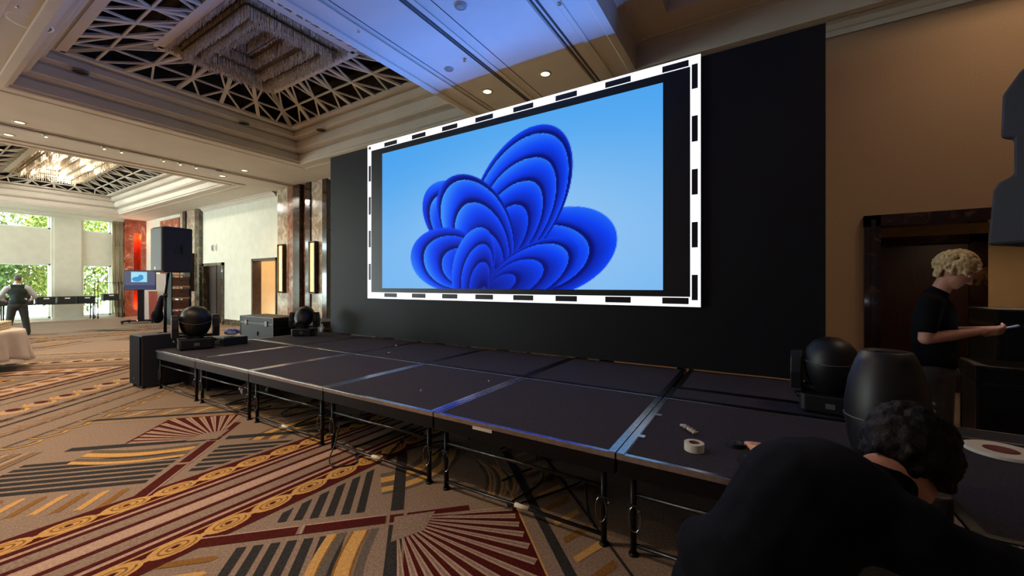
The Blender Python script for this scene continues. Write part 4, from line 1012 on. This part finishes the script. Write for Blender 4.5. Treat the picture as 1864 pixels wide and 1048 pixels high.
# right hand speaker, seen from the side, on its tripod
t = thing('loudspeaker', 'black loudspeaker seen from the side, cut off by the right edge of the photo', 'loudspeaker', (1.055, 2.36, 1.755), R(-42))
side = [(-.20, .0), (-.185, .22), (-.168, .245), (-.130, .265), (-.130, .40), (-.165, .415), (-.16, .58), (-.115, .65), (.0, .74), (.18, .74), (.21, .70), (.21, .0)]
mb = MB(); mb.prism(side, -.2, .2, RX(R(90))); mb.build('cabinet', M_speaker, t, bevel=.012)
mb = MB(); mb.tube([(-.15, 0, .24), (-.172, 0, .28), (-.172, 0, .38), (-.15, 0, .42)], .013, 8); mb.build('handle', M_blackpl, t)
mb = MB(); mb.box(.205, .222, -.18, .18, .03, .68); mb.build('front_grille', M_black, t)
mb = MB(); mb.box(-.12, -.04, -.05, .05, -.02, .0); mb.build('pole_bracket', M_blackpl, t)
t = thing('speaker_stand', 'black tripod stand under the right-hand loudspeaker', 'speaker stand', (1.13, 2.20, 0))
mb = MB(); mb.tube([(0, 0, .25), (0, 0, 1.1)], .022, 12); mb.tube([(0, 0, 1.1), (-.02, .05, 1.755)], .017, 12); mb.build('pole', M_steelblk, t)
for k in range(3):
    a_ = R(200 + 120 * k) if k else R(-60); mb = MB(); 
    a_ = [R(-150), R(-30), R(-90)][k]
    mb.tube([(0, 0, .75), (.42 * cos(a_), .42 * sin(a_), .02)], .013, 8); mb.tube([(0, 0, .3), (.22 * cos(a_), .22 * sin(a_), .38)], .008, 6); mb.build('leg', M_steelblk, t)

# =================================================================== FLIGHT CASES
M_case = mat('case_laminate', (9, 9, 11), .5, noise=.15, scale=60, spec=.3)
def flight_case(x, y, rz, w, d, h, label, m=M_case, z=0, wheels=True):
    t = thing('flight_case', label, 'flight case', (x, y, z), rz); zb = .12 if wheels else 0
    mb = MB(); mb.box(-w / 2 + .01, w / 2 - .01, -d / 2 + .01, d / 2 - .01, zb, h - .16); mb.build('body', m, t)
    mb = MB(); mb.box(-w / 2 + .01, w / 2 - .01, -d / 2 + .01, d / 2 - .01, h - .15, h); mb.build('lid', m, t)
    mb = MB(); e_ = .02
    for sx in (-1, 1):
        for sy in (-1, 1): mb.box(sx * (w / 2 - e_ / 2) - e_ / 2, sx * (w / 2 - e_ / 2) + e_ / 2, sy * (d / 2 - e_ / 2) - e_ / 2, sy * (d / 2 - e_ / 2) + e_ / 2, zb, h)
    for z_ in (zb, h - .17, h - .15, h - .015):
        for sy in (-1, 1): mb.box(-w / 2, w / 2, sy * (d / 2 - e_ / 2) - e_ / 2, sy * (d / 2 - e_ / 2) + e_ / 2, z_, z_ + .018)
        for sx in (-1, 1): mb.box(sx * (w / 2 - e_ / 2) - e_ / 2, sx * (w / 2 - e_ / 2) + e_ / 2, -d / 2, d / 2, z_, z_ + .018)
    mb.build('metal_edging', M_rail, t)
    for fx in (-.3, .3): mb = MB(); mb.box(fx * w - .05, fx * w + .05, -d / 2 - .012, -d / 2 + .01, h - .2, h - .09); mb.build('latch', M_chrome, t)
    mb = MB(); mb.box(-.08, .08, -d / 2 - .012, -d / 2 + .01, h * .5, h * .5 + .09); mb.build('handle', M_rubber, t)
    if wheels:
        for sx in (-1, 1):
            for sy in (-1, 1):
                mb = MB(); mb.lathe([(0, -.02), (.05, -.02), (.05, .02), (0, .02)], 14, T(sx * (w / 2 - .12), sy * (d / 2 - .1), .05) @ RX(R(90))); mb.box(sx * (w / 2 - .12) - .03, sx * (w / 2 - .12) + .03, sy * (d / 2 - .1) - .03, sy * (d / 2 - .1) + .03, .06, zb); mb.build('caster', M_rubber, t)
    return t
flight_case(-9.9, 5.05, 0, 1.5, .62, .86, 'long black flight case with metal edges behind the rear left moving head, left half')
flight_case(-8.52, 5.42, 0, 1.12, .6, .80, 'black flight case beside the backdrop, to the right of the longer one')
flight_case(3.04, 6.0, 0, 2.2, .62, 1.36, 'tall dark case behind the blond man at the right edge of the photo', wheels=True)
flight_case(2.42, 5.2, R(-6), 1.6, .5, .90, 'lower dark case beside the blond man, in front of the tall one', wheels=True)

# =================================================================== THINGS AT THE FAR LEFT
# television on a trolley
t = thing('television', 'flat television on the trolley showing a blue picture on a grey desktop', 'television', (-21.9, 6.0, 1.38), R(60))
mb = MB(); mb.box(-.50, .50, -.03, .03, 0, .84 - .22 + .2); mb.build('housing', M_blackpl, t, bevel=.01)
mb = MB(); mb.box(-.48, .48, -.034, -.03, .03, .79); scr = mb.build('screen', emit('tv_grey', (66, 70, 92), .8), t)
mb = MB(); mb.box(-.28, .22, -.037, -.034, .33, .75); mb.build('picture', emit('tv_pale', (128, 178, 200), .8), scr)
mb = MB(); mb.poly([(-.1 + .16 * cos(q * pi / 6), -.039, .45 + .1 * sin(q * pi / 6)) for q in range(12)]); mb.poly([(.02 + .09 * cos(q * pi / 6), -.0395, .52 + .12 * sin(q * pi / 6)) for q in range(12)]); mb.build('picture_shape', emit('tv_blue', (40, 112, 160), 1.0), scr, recalc=False)
mb = MB(); mb.box(-.48, .48, -.037, -.034, .05, .2); mb.build('toolbar', emit('tv_dark', (36, 44, 78), 1.0), scr)
t = thing('tv_trolley', 'black wheeled stand holding the television', 'tv stand', (-21.9, 6.0, 0), R(60))
mb = MB(); mb.box(-.10, .10, .035, .11, .1, 1.5); mb.build('column', M_steelblk, t)
mb = MB(); mb.box(-.55, .55, -.04, .06, .07, .13); mb.box(-.5, -.42, -.4, .45, .07, .13); mb.box(.42, .5, -.4, .45, .07, .13); mb.box(-.3, .3, -.25, .3, .10, .13); mb.build('base', M_steelblk, t)
for (fx, fy) in ((-.46, -.36), (.46, -.36), (-.46, .42), (.46, .42)): mb = MB(); mb.lathe([(0, -.02), (.035, -.02), (.035, .02), (0, .02)], 12, T(fx, fy, .035) @ RX(R(90))); mb.build('caster', M_rubber, t)
# leaning boards, bag, shelf of boxes
bd = [(-23.5, 6.72, .52, 2.05, M_white, 'white leaning board, leftmost behind the television stand'), (-23.0, 7.04, .42, 2.1, M_white, 'white leaning board between the first board and the speckled one'), (-22.3, 7.18, .24, 2.1, mat('speckled_board', (226, 226, 214), .7, rgb2=(110, 112, 104), scale=9, detail=1), 'narrow white board with dark speckles beside the brown boxes')]
for (x, y, w_, h_, m, lb) in bd:
    mb = MB(); mb.box(-w_ / 2, w_ / 2, 0, .04, 0, h_); o = mb.build('display_board', m, loc=(x, y, .0), rot=(R(-4), 0, R(82)), bevel=.004); tag(o, lb, 'board')
mb = MB(); mb.box(-.15, .15, 0, .03, 0, 1.32); o = mb.build('display_board', M_pink, loc=(-22.9, 6.72, 0), rot=(R(-5), 0, R(84)), bevel=.004); tag(o, 'short pink board standing in front of the white boards', 'board')
o = fuse('instrument_bag', [('e', (0, 0, .30), (.12, .22, .29), (0, 0, 0)), ('c', (0, 0, .4), .15, (0, .14, 1.08), .09)], .02, M_black); o.location = (-21.1, 6.32, .0); tag(o, 'dark upright instrument bag leaning beside the television stand', 'bag')
t = thing('shelf_rack', 'dark open rack filled with brown boxes behind the left moving head', 'rack', (-20.1, 6.69, 0), R(90))
for sx in (-.31, .31): mb = MB(); mb.box(sx - .02, sx + .02, -.28, .28, 0, 2.1); mb.build('side_frame', M_steelblk, t)
for k in range(5): mb = MB(); mb.box(-.29, .29, -.28, .28, .12 + k * .46, .17 + k * .46); mb.build('shelf', mat('rack_shelf', (178, 150, 116), .5, noise=.05), t)
for k in range(4):
    mb = MB(); mb.box(-.27, .27, -.26, .26, 0, .34); o = mb.build('storage_box', M_brcase, loc=(-20.1, 6.69, .172 + k * .46), rot=(0, 0, R(90)), bevel=.008)
    mb = MB(); mb.box(-.06, .06, -.272, -.26, .2, .24); mb.build('handle', M_rubber, o)
    tag(o, 'brown box on the %s shelf of the dark rack' % ('lowest', 'second', 'third', 'top')[k], 'box', 'brown boxes in the rack')
# long table with crates
t = thing('folding_table', 'long narrow black folding table along the windows', 'table', (-26.55, 2.95, 0))
mb = MB(); mb.box(-.3, .3, -2.75, 2.75, .73, .77); mb.build('tabletop', M_blackpl, t)
for y in (-2.6, 0, 2.6):
    for x_ in (-.24, .24): mb = MB(); mb.tube([(x_, y, 0), (x_, y, .74)], .02, 8); mb.build('leg', M_steelblk, t)
crt = None; names = ['rightmost', 'second from the right', 'third from the right', 'fourth from the right', 'fifth from the right', 'sixth from the right', 'seventh, beside the vest man', 'eighth, behind the vest man']
def crate(x, y, z, label, grp='black crates on the long table', h=.3, w=.54):
    t = thing('crate', label, 'crate', (x, y, z), R(90), grp)
    mb = MB(); mb.box(-w / 2, w / 2, -.2, .2, 0, .02); mb.box(-w / 2, w / 2, -.2, -.18, .02, h); mb.box(-w / 2, w / 2, .18, .2, .02, h); mb.box(-w / 2, -w / 2 + .02, -.18, .18, .02, h); mb.box(w / 2 - .02, w / 2, -.18, .18, .02, h); mb.box(-w / 2 - .015, w / 2 + .015, -.215, .215, h - .04, h); mb.build('body', M_crate, t)
    mb = MB(); mb.box(-.08, .08, -.225, -.21, h - .1, h - .05); mb.box(-.05, .05, .21, .225, h - .1, h - .05); mb.build('label_plate', M_white, t)
    return t
for k in range(8): crate(-26.5, 5.35 - k * .62, .772, 'black crate on the long table by the windows, %s' % names[k])
for k in range(2): crate(-26.55, 3.42, .772 + (.301, .542)[k], 'black crate stacked on top of the crate row near the vest man, %s' % ('lower' if k == 0 else 'topmost'), h=.16 if k else .24)
# wire trolley
t = thing('wire_trolley', 'tall wire trolley on casters beside the curtain', 'trolley', (-26.7, 6.15, 0))
mb = MB()
for sx in (-.25, .25):
    for sy in (-.42, .42): mb.tube([(sx, sy, .12), (sx, sy, 1.75)], .014, 8)
mb.build('upright', M_steelblk, t)
mb = MB()
for z_ in (.2, .85, 1.7):
    mb.tube([(-.25, -.42, z_), (.25, -.42, z_), (.25, .42, z_), (-.25, .42, z_)], .01, 6, closed=True)
    if z_ < 1: [mb.tube([(-.25, -.42 + k * .07, z_), (.25, -.42 + k * .07, z_)], .005, 5) for k in range(1, 12)]
mb.box(-.25, .25, -.42, .42, .848, .8595)
mb.build('wire_shelf', M_rail, t)
for sx in (-.25, .25):
    for sy in (-.42, .42): mb = MB(); mb.lathe([(0, -.02), (.06, -.02), (.06, .02), (0, .02)], 12, T(sx, sy, .06) @ RX(R(90))); mb.build('caster', M_rubber, t)
crate(-26.7, 6.2, .861, 'black crate standing on the wire trolley beside the curtain', grp='crate on the trolley')
# round table with white cloth
tx, ty = -12.35, .72
t = thing('banquet_table', 'round banquet table under a white cloth at the left edge of the photo', 'table', (tx, ty, 0))
mb = MB(); mb.lathe([(0, .70), (.9, .70), (.9, .735), (0, .735)], 40); mb.build('tabletop', M_wood, t)
for k in range(4): a_ = R(20 + 90 * k); mb = MB(); mb.tube([(.62 * cos(a_), .62 * sin(a_), 0), (.62 * cos(a_), .62 * sin(a_), .7)], .026, 10); mb.build('leg', M_bronze, t)
mb = MB(); N = 120; rings = []
def edge(a_): return .48 + .16 * abs(cos(2 * a_)) ** 1.5 - .03 * sin(5 * a_)
prof = [0, .3, .6, .88, .93, .955]
for f_ in (0.0, .5, .8, .90): rings.append([(f_ * cos(2 * pi * k / N), f_ * sin(2 * pi * k / N), .742) for k in range(N)])
for j in range(9):
    q = j / 8; rr = []
    for k in range(N):
        a_ = 2 * pi * k / N; dr = edge(a_) * q; wv = (.055 * sin(13 * a_) + .03 * sin(21 * a_ + 1)) * q
        rr.append(((.93 + wv + .06 * q) * cos(a_), (.93 + wv + .06 * q) * sin(a_), .735 - dr))
    rings.append(rr)
for A_, B_ in zip(rings, rings[1:]):
    for k in range(N):
        k2 = (k + 1) % N; mb.poly([A_[k], A_[k2], B_[k2], B_[k]])
bmesh.ops.remove_doubles(mb.bm, verts=mb.bm.verts, dist=1e-5)
o = mb.build('tablecloth', M_cloth, loc=(tx, ty, 0), smooth=True); so = o.modifiers.new('solid', 'SOLIDIFY'); so.thickness = .004; tag(o, 'white tablecloth hanging in folds over the round table at the left edge', 'tablecloth')
t = thing('folded_linen', 'stack of folded cream linen on the round table', 'linen', (tx + .08, ty + .42, .748), R(-20))
for k in range(3): mb = MB(); mb.box(-.5 + .02 * k, .42 - .015 * k, -.24, .24, k * .05, k * .05 + .046); mb.build('folded_cloth', mat('cream_linen', (206, 192, 160), .85, noise=.04), t, bevel=.018)

# =================================================================== PEOPLE
def hand(pr, w, d, up, s=1.0, curl=.9, side=1):
    """palm and five separate bent fingers; w wrist point, d direction of the hand, up = back of the hand"""
    w, d, up = Vector(w), Vector(d).normalized(), Vector(up).normalized(); sd = d.cross(up).normalized() * side; up = sd.cross(d).normalized() * side
    if up.dot(Vector(up)) < 0: up = -up
    pc = w + d * .05 * s
    pr.append(('c', w, .024 * s, w + d * .02 * s, .026 * s))
    for o_ in (-.026, -.009, .009, .026): pr.append(('c', w + d * .012 * s + sd * o_ * .6 * s, .015 * s, w + d * .085 * s + sd * o_ * s, .0125 * s))
    for o_, ln in ((-.029, .062), (-.010, .076), (.010, .080), (.029, .070)):
        p = w + d * .088 * s + sd * o_ * s; dd = d.copy(); an = 0; r = .0098 * s
        for k, f_ in enumerate((.45, .32, .23)):
            an += curl * (.45, .6, .5)[k]; v = d * cos(an) - up * sin(an); q = p + v * ln * f_ * s * 1.05; pr.append(('c', p, r, q, r * .9)); p = q; r *= .92
    p = w + d * .02 * s + sd * .028 * s; q = p + (d * .6 + sd * .7 - up * .3).normalized() * .038 * s; pr.append(('c', p, .013 * s, q, .0115 * s)); q2 = q + (d * .9 + sd * .1 - up * .35).normalized() * .034 * s; pr.append(('c', q, .0112 * s, q2, .009 * s))
def head_prims(pr, c, pitch, yaw=0, s=1.0):
    """face looks along +x before pitch (down) and yaw"""
    Mx = T(*c) @ RZ(yaw) @ RY(pitch)
    P3 = lambda x, y, z: tuple(Mx @ Vector((x * s, y * s, z * s))); rt = Mx.to_euler()
    r_ = (rt.x, rt.y, rt.z)
    pr += [('e', P3(-.01, 0, .03), (.098 * s, .076 * s, .10 * s), r_), ('e', P3(.03, 0, -.035), (.066 * s, .060 * s, .085 * s), r_), ('e', P3(.062, 0, -.085), (.028 * s, .03 * s, .022 * s), r_),
           ('c', P3(.088, 0, .012), .010 * s, P3(.112, 0, -.028), .013 * s), ('c', P3(.10, -.012, -.03), .008 * s, P3(.10, .012, -.03), .008 * s),
           ('c', P3(.084, -.02, -.058), .0075 * s, P3(.084, .02, -.058), .0075 * s), ('c', P3(.086, -.015, -.068), .007 * s, P3(.086, .015, -.068), .007 * s),
           ('c', P3(.078, -.04, .026), .010 * s, P3(.088, -.014, .026), .009 * s), ('c', P3(.078, .04, .026), .010 * s, P3(.088, .014, .026), .009 * s),
           ('e', P3(-.005, -.078, -.01), (.018 * s, .008 * s, .03 * s), r_), ('e', P3(-.005, .078, -.01), (.018 * s, .008 * s, .03 * s), r_)]
    return P3, r_
def eyes(P3, parent):
    for sy in (-1, 1):
        mb = MB(); c = P3(.0765, sy * .030, .012); mb.lathe([(.011 * sin(pi * q / 8), -.011 * cos(pi * q / 8)) for q in range(9)], 12, T(*c)); e_ = mb.build('eye', M_white, parent)
        c2 = P3(.0835, sy * .030, .011); mb = MB(); mb.lathe([(.006 * sin(pi * q / 6), -.006 * cos(pi * q / 6)) for q in range(7)], 10, T(*c2)); mb.build('iris', M_rubber, e_)

# --- blond man looking at his phone
t = thing('person', 'blond man in a black t-shirt standing by the marble doorway, looking down at his phone', 'person', (1.17, 4.36, 0), R(-14))
pr = [('e', (0, 0, .95), (.115, .155, .13), (0, 0, 0)), ('c', (0, 0, 1.0), .118, (-.01, 0, 1.25), .125), ('e', (-.005, 0, 1.33), (.115, .165, .17), (0, R(6), 0)), ('c', (-.02, -.10, 1.47), .065, (-.02, .10, 1.47), .065),
      ('c', (-.01, 0, 1.48), .062, (.035, 0, 1.58), .056), ('c', (.03, 0, 1.57), .056, (.065, 0, 1.65), .056)]
P3, r_ = head_prims(pr, (.095, 0, 1.70), R(34), 0, 1.05)
for sy in (-1, 1):
    sh = (-.03, sy * .19, 1.46); el = (-.055, sy * .25, 1.20); wr = (.215, sy * .085, 1.262)
    pr += [('c', sh, .055, el, .043), ('c', el, .043, (.08, sy * .17, 1.23), .040), ('c', (.08, sy * .17, 1.23), .038, wr, .026)]
    hand(pr, wr, (.95, -sy * .22, .05), (.0, sy * .75, -.66), 1.0, 1.0, side=-sy)
    pr += [('c', (0, sy * .085, .93), .088, (.01, sy * .09, .52), .060), ('c', (.01, sy * .09, .52), .058, (-.02, sy * .10, .12), .040), ('c', (-.03, sy * .10, .06), .04, (.12, sy * .12, .045), .034)]
fuse('body', pr, .0065, M_skin, t, smooth=3)
eyes(P3, t)
ts = [('e', (0, 0, 1.02), (.128, .168, .09), (0, 0, 0)), ('c', (.0, 0, 1.02), .128, (-.01, 0, 1.25), .135), ('c', (.0, -.05, 1.02), .12, (0, .05, 1.02), .12), ('e', (-.005, 0, 1.34), (.128, .18, .175), (0, R(6), 0)), ('c', (-.02, -.115, 1.475), .072, (-.02, .115, 1.475), .072), ('c', (-.01, 0, 1.50), .075, (.01, 0, 1.535), .068)]
for sy in (-1, 1): ts += [('c', (-.03, sy * .175, 1.46), .075, (-.05, sy * .232, 1.29), .068)]
fuse('tshirt', ts, .012, M_tshirt, t, smooth=3)
tr = [('e', (0, 0, .93), (.13, .17, .10), (0, 0, 0))]
for sy in (-1, 1): tr += [('c', (0, sy * .085, .92), .105, (.012, sy * .092, .52), .080), ('c', (.012, sy * .092, .52), .080, (-.02, sy * .10, .10), .066)]
fuse('trousers', tr, .012, M_trouser, t, smooth=3)
sh_ = []
for sy in (-1, 1): sh_ += [('c', (-.05, sy * .10, .05), .047, (.04, sy * .11, .05), .046), ('c', (.04, sy * .11, .045), .044, (.15, sy * .125, .04), .036)]
for k, sy in enumerate((-1, 1)): fuse('shoe', sh_[2 * k:2 * k + 2], .01, M_rubber, t)
hr = []
rh = random.Random(5)
for k in range(380):
    a_, b_ = rh.uniform(-pi, pi), rh.uniform(-.35, pi / 2)
    v = Vector((cos(b_) * cos(a_) * .108 - .015, cos(b_) * sin(a_) * .090, .035 + sin(b_) * .112))
    if v.x > .055 and v.z < .075: continue
    if v.x > .01 and v.z < .02: continue
    q = v + Vector((rh.uniform(-.018, .024), rh.uniform(-.02, .02), rh.uniform(-.032, .006)))
    hr.append(('c', P3(*v), rh.uniform(.014, .020), P3(*q), .009))
for k in range(40): y_ = rh.uniform(-.07, .07); hr.append(('c', P3(-.092 + abs(y_) * .3, y_, .01), .018, P3(-.072 + abs(y_) * .3 + rh.uniform(-.006, .012), y_ * 1.03, -.055 - rh.uniform(0, .022)), .010))
for k in range(24):
    sy = 1 if k % 2 else -1; x_ = rh.uniform(-.06, .035); hr.append(('c', P3(x_, sy * .078, .05), .014, P3(x_ - .004, sy * .079, .012 - rh.uniform(0, .025)), .008))
fuse('hair', hr, .006, M_blond, t, smooth=3, bump=(.010, .014))
# phone in both hands
t2 = thing('phone', 'smartphone held in both hands of the blond man', 'phone', (1.17, 4.36, 0), R(-14))
mb = MB(); Mp = T(.335, 0, 1.285) @ RY(R(-22)); mb.box(-.075, .075, -.037, .037, -.0045, .0045, Mp); ph = mb.build('body', M_phone, t2, bevel=.003)
mb = MB(); mb.box(-.072, .072, -.034, .034, .0045, .0055, Mp); mb.build('screen', emit('phone_screen', (120, 124, 140), .5), t2)
light('phone_glow', 'POINT', (1.17 + .30 * cos(R(-14)), 4.36 + .30 * sin(R(-14)), 1.34), .12, (.8, .85, 1.0), shadow_soft_size=.03)

# --- person bending over in front of the stage
F_ = Vector((.76, .65, 0)); A0 = math.atan2(.65, .76)
t = thing('person', 'dark-haired person in dark clothes bending forward before the stage, at the lower right', 'person', (.025, 1.215, .0), A0)
pr = [('e', (-.09, 0, .80), (.135, .155, .12), (0, R(40), 0)), ('c', (-.05, -.01, .87), .125, (.12, .0, 1.02), .13), ('e', (.17, 0, 1.03), (.165, .165, .12), (0, R(12), 0)), ('c', (.24, -.14, 1.03), .075, (.24, .14, 1.03), .075),
      ('c', (.28, 0, 1.06), .065, (.40, 0, 1.10), .058)]
P3, r_ = head_prims(pr, (.45, .02, 1.105), R(64), R(30), 1.0)
# left arm reaches to the stage, right arm down
pr += [('c', (.24, .16, 1.0), .055, (.38, .34, .88), .043), ('c', (.38, .34, .88), .042, (.47, .575, .90), .028)]; hand(pr, (.47, .575, .90), (.45, .85, .0), (0, 0, 1), 1.0, .4, side=1)
pr += [('c', (.24, -.18, 1.0), .055, (.40, -.28, .96), .045), ('c', (.40, -.28, .96), .043, (.58, -.13, .915), .028)]; hand(pr, (.58, -.13, .915), (.8, .6, -.2), (0, -.2, .97), 1.0, .9, side=-1)
for sy in (-1, 1):
    pr += [('c', (-.08, sy * .09, .76), .095, (.14, sy * .16, .47), .062), ('c', (.14, sy * .16, .47), .060, (-.10, sy * .15, .12), .042), ('c', (-.12, sy * .15, .06), .042, (.05, sy * .17, .045), .035)]
fuse('body', pr, .008, M_skin, t, smooth=3)
eyes(P3, t)
jk = [('e', (-.09, 0, .86), (.15, .17, .12), (0, R(40), 0)), ('c', (-.05, -.02, .90), .145, (.08, -.01, 1.04), .152), ('e', (.15, 0, 1.05), (.19, .18, .14), (0, R(10), 0)), ('c', (.22, -.15, 1.03), .09, (.22, .15, 1.03), .09), ('c', (.26, 0, 1.05), .085, (.33, 0, 1.06), .078),
      ('c', (.24, .15, 1.01), .075, (.38, .34, .88), .058), ('c', (.38, .34, .88), .056, (.455, .52, .897), .044),
      ('c', (.24, -.17, 1.01), .08, (.40, -.28, .96), .068), ('c', (.40, -.28, .96), .066, (.55, -.155, .92), .046)]
fuse('jacket', jk, .014, M_navy, t, smooth=4, bump=(.02, .12))
tr = [('e', (-.10, 0, .78), (.15, .17, .14), (0, R(40), 0))]
for sy in (-1, 1): tr += [('c', (-.09, sy * .09, .75), .115, (.15, sy * .16, .46), .082), ('c', (.15, sy * .16, .46), .080, (-.10, sy * .15, .12), .066)]
fuse('trousers', tr, .014, M_navy, t, smooth=3)
for sy in (-1, 1): fuse('shoe', [('c', (-.13, sy * .15, .05), .048, (-.03, sy * .16, .05), .047), ('c', (-.03, sy * .16, .045), .045, (.09, sy * .175, .04), .036)], .01, M_rubber, t)
hr = []
for k in range(420):
    a_, b_ = rh.uniform(-pi, pi), rh.uniform(-1.15, pi / 2)
    v = Vector((cos(b_) * cos(a_) * .110 - .02, cos(b_) * sin(a_) * .090, .035 + sin(b_) * .112))
    if v.x > .05 and v.z < .07: continue
    if v.x > .03 and v.z < .0: continue
    if v.x > -.01 and v.z < -.035: continue
    q = v + Vector((rh.uniform(-.01, .012), rh.uniform(-.01, .01), rh.uniform(-.03, .0)))
    hr.append(('c', P3(*v), rh.uniform(.018, .024), P3(*q), .013))
fuse('hair', hr, .007, M_dkhair, t, smooth=2, bump=(.008, .02))
mb = MB(); wv = [(.448 + .0 * cos(q), .0, 0) for q in range(1)]
mb.tube([Vector((.572, -.137, .917)) + Vector((-.6 * cos(q * pi / 8), .8 * cos(q * pi / 8), sin(q * pi / 8))) * .034 for q in range(16)], .007, 8, closed=True); mb.lathe([(0, -.004), (.018, -.004), (.018, .006), (0, .006)], 14, T(.572, -.137, .952)); o = mb.build('wrist_watch', M_chrome, t)

# --- man in a vest with his back to us
t = thing('person', 'man in dark vest and white shirt at the long table, seen from behind', 'person', (-19.8, 2.50, 0), R(172))
pr = [('e', (0, 0, .95), (.12, .165, .13), (0, 0, 0)), ('c', (0, 0, 1.0), .125, (.02, 0, 1.25), .13), ('e', (.04, 0, 1.38), (.12, .19, .19), (0, R(12), 0)), ('c', (.05, -.12, 1.52), .07, (.05, .12, 1.52), .07), ('c', (.06, 0, 1.52), .062, (.10, 0, 1.66), .056)]
P3, r_ = head_prims(pr, (.14, 0, 1.76), R(28), 0, 1.05)
for sy in (-1, 1):
    pr += [('c', (.04, sy * .21, 1.49), .058, (.06, sy * .36, 1.22), .046), ('c', (.06, sy * .36, 1.22), .044, (.30, sy * .28, 1.12), .028)]
    hand(pr, (.30, sy * .28, 1.12), (1, -sy * .3, -.2), (0, sy * .2, .95), 1.0, .8, side=-sy)
    pr += [('c', (0, sy * .10, .93), .09, (0, sy * .15, .52), .062), ('c', (0, sy * .15, .52), .06, (-.02, sy * .20, .12), .042), ('c', (-.03, sy * .20, .06), .042, (.12, sy * .22, .045), .035)]
fuse('body', pr, .011, M_skin, t, smooth=2)
st_ = [('c', (.05, -.14, 1.51), .082, (.05, .14, 1.51), .082), ('c', (.06, 0, 1.54), .075, (.08, 0, 1.60), .066), ('e', (.02, 0, 1.1), (.135, .175, .16), (0, 0, 0))]
for sy in (-1, 1): st_ += [('c', (.04, sy * .20, 1.49), .08, (.06, sy * .35, 1.23), .068), ('c', (.06, sy * .35, 1.23), .066, (.27, sy * .29, 1.13), .046)]
fuse('shirt', st_, .018, M_shirt, t, smooth=2)
fuse('vest', [('c', (0, 0, 1.06), .145, (.02, 0, 1.25), .150), ('c', (0, -.06, 1.06), .13, (0, .06, 1.06), .13), ('e', (.038, 0, 1.37), (.142, .205, .20), (0, R(12), 0)), ('c', (.045, -.09, 1.52), .09, (.045, .09, 1.52), .09)], .018, M_vest, t, smooth=2)
tr = [('e', (0, 0, .95), (.14, .18, .13), (0, 0, 0))]
for sy in (-1, 1): tr += [('c', (0, sy * .10, .92), .115, (0, sy * .15, .52), .085), ('c', (0, sy * .15, .52), .084, (-.02, sy * .20, .10), .07)]
fuse('trousers', tr, .018, M_char, t, smooth=2)
for sy in (-1, 1): fuse('shoe', [('c', (-.05, sy * .20, .05), .05, (.04, sy * .21, .05), .048), ('c', (.04, sy * .21, .045), .046, (.16, sy * .225, .04), .036)], .012, M_rubber, t)
hr = [('e', P3(-.018, 0, .045), (.106, .084, .10), r_), ('e', P3(-.05, 0, .0), (.07, .08, .06), r_)]
fuse('hair', hr, .01, M_grhair, t, smooth=2)
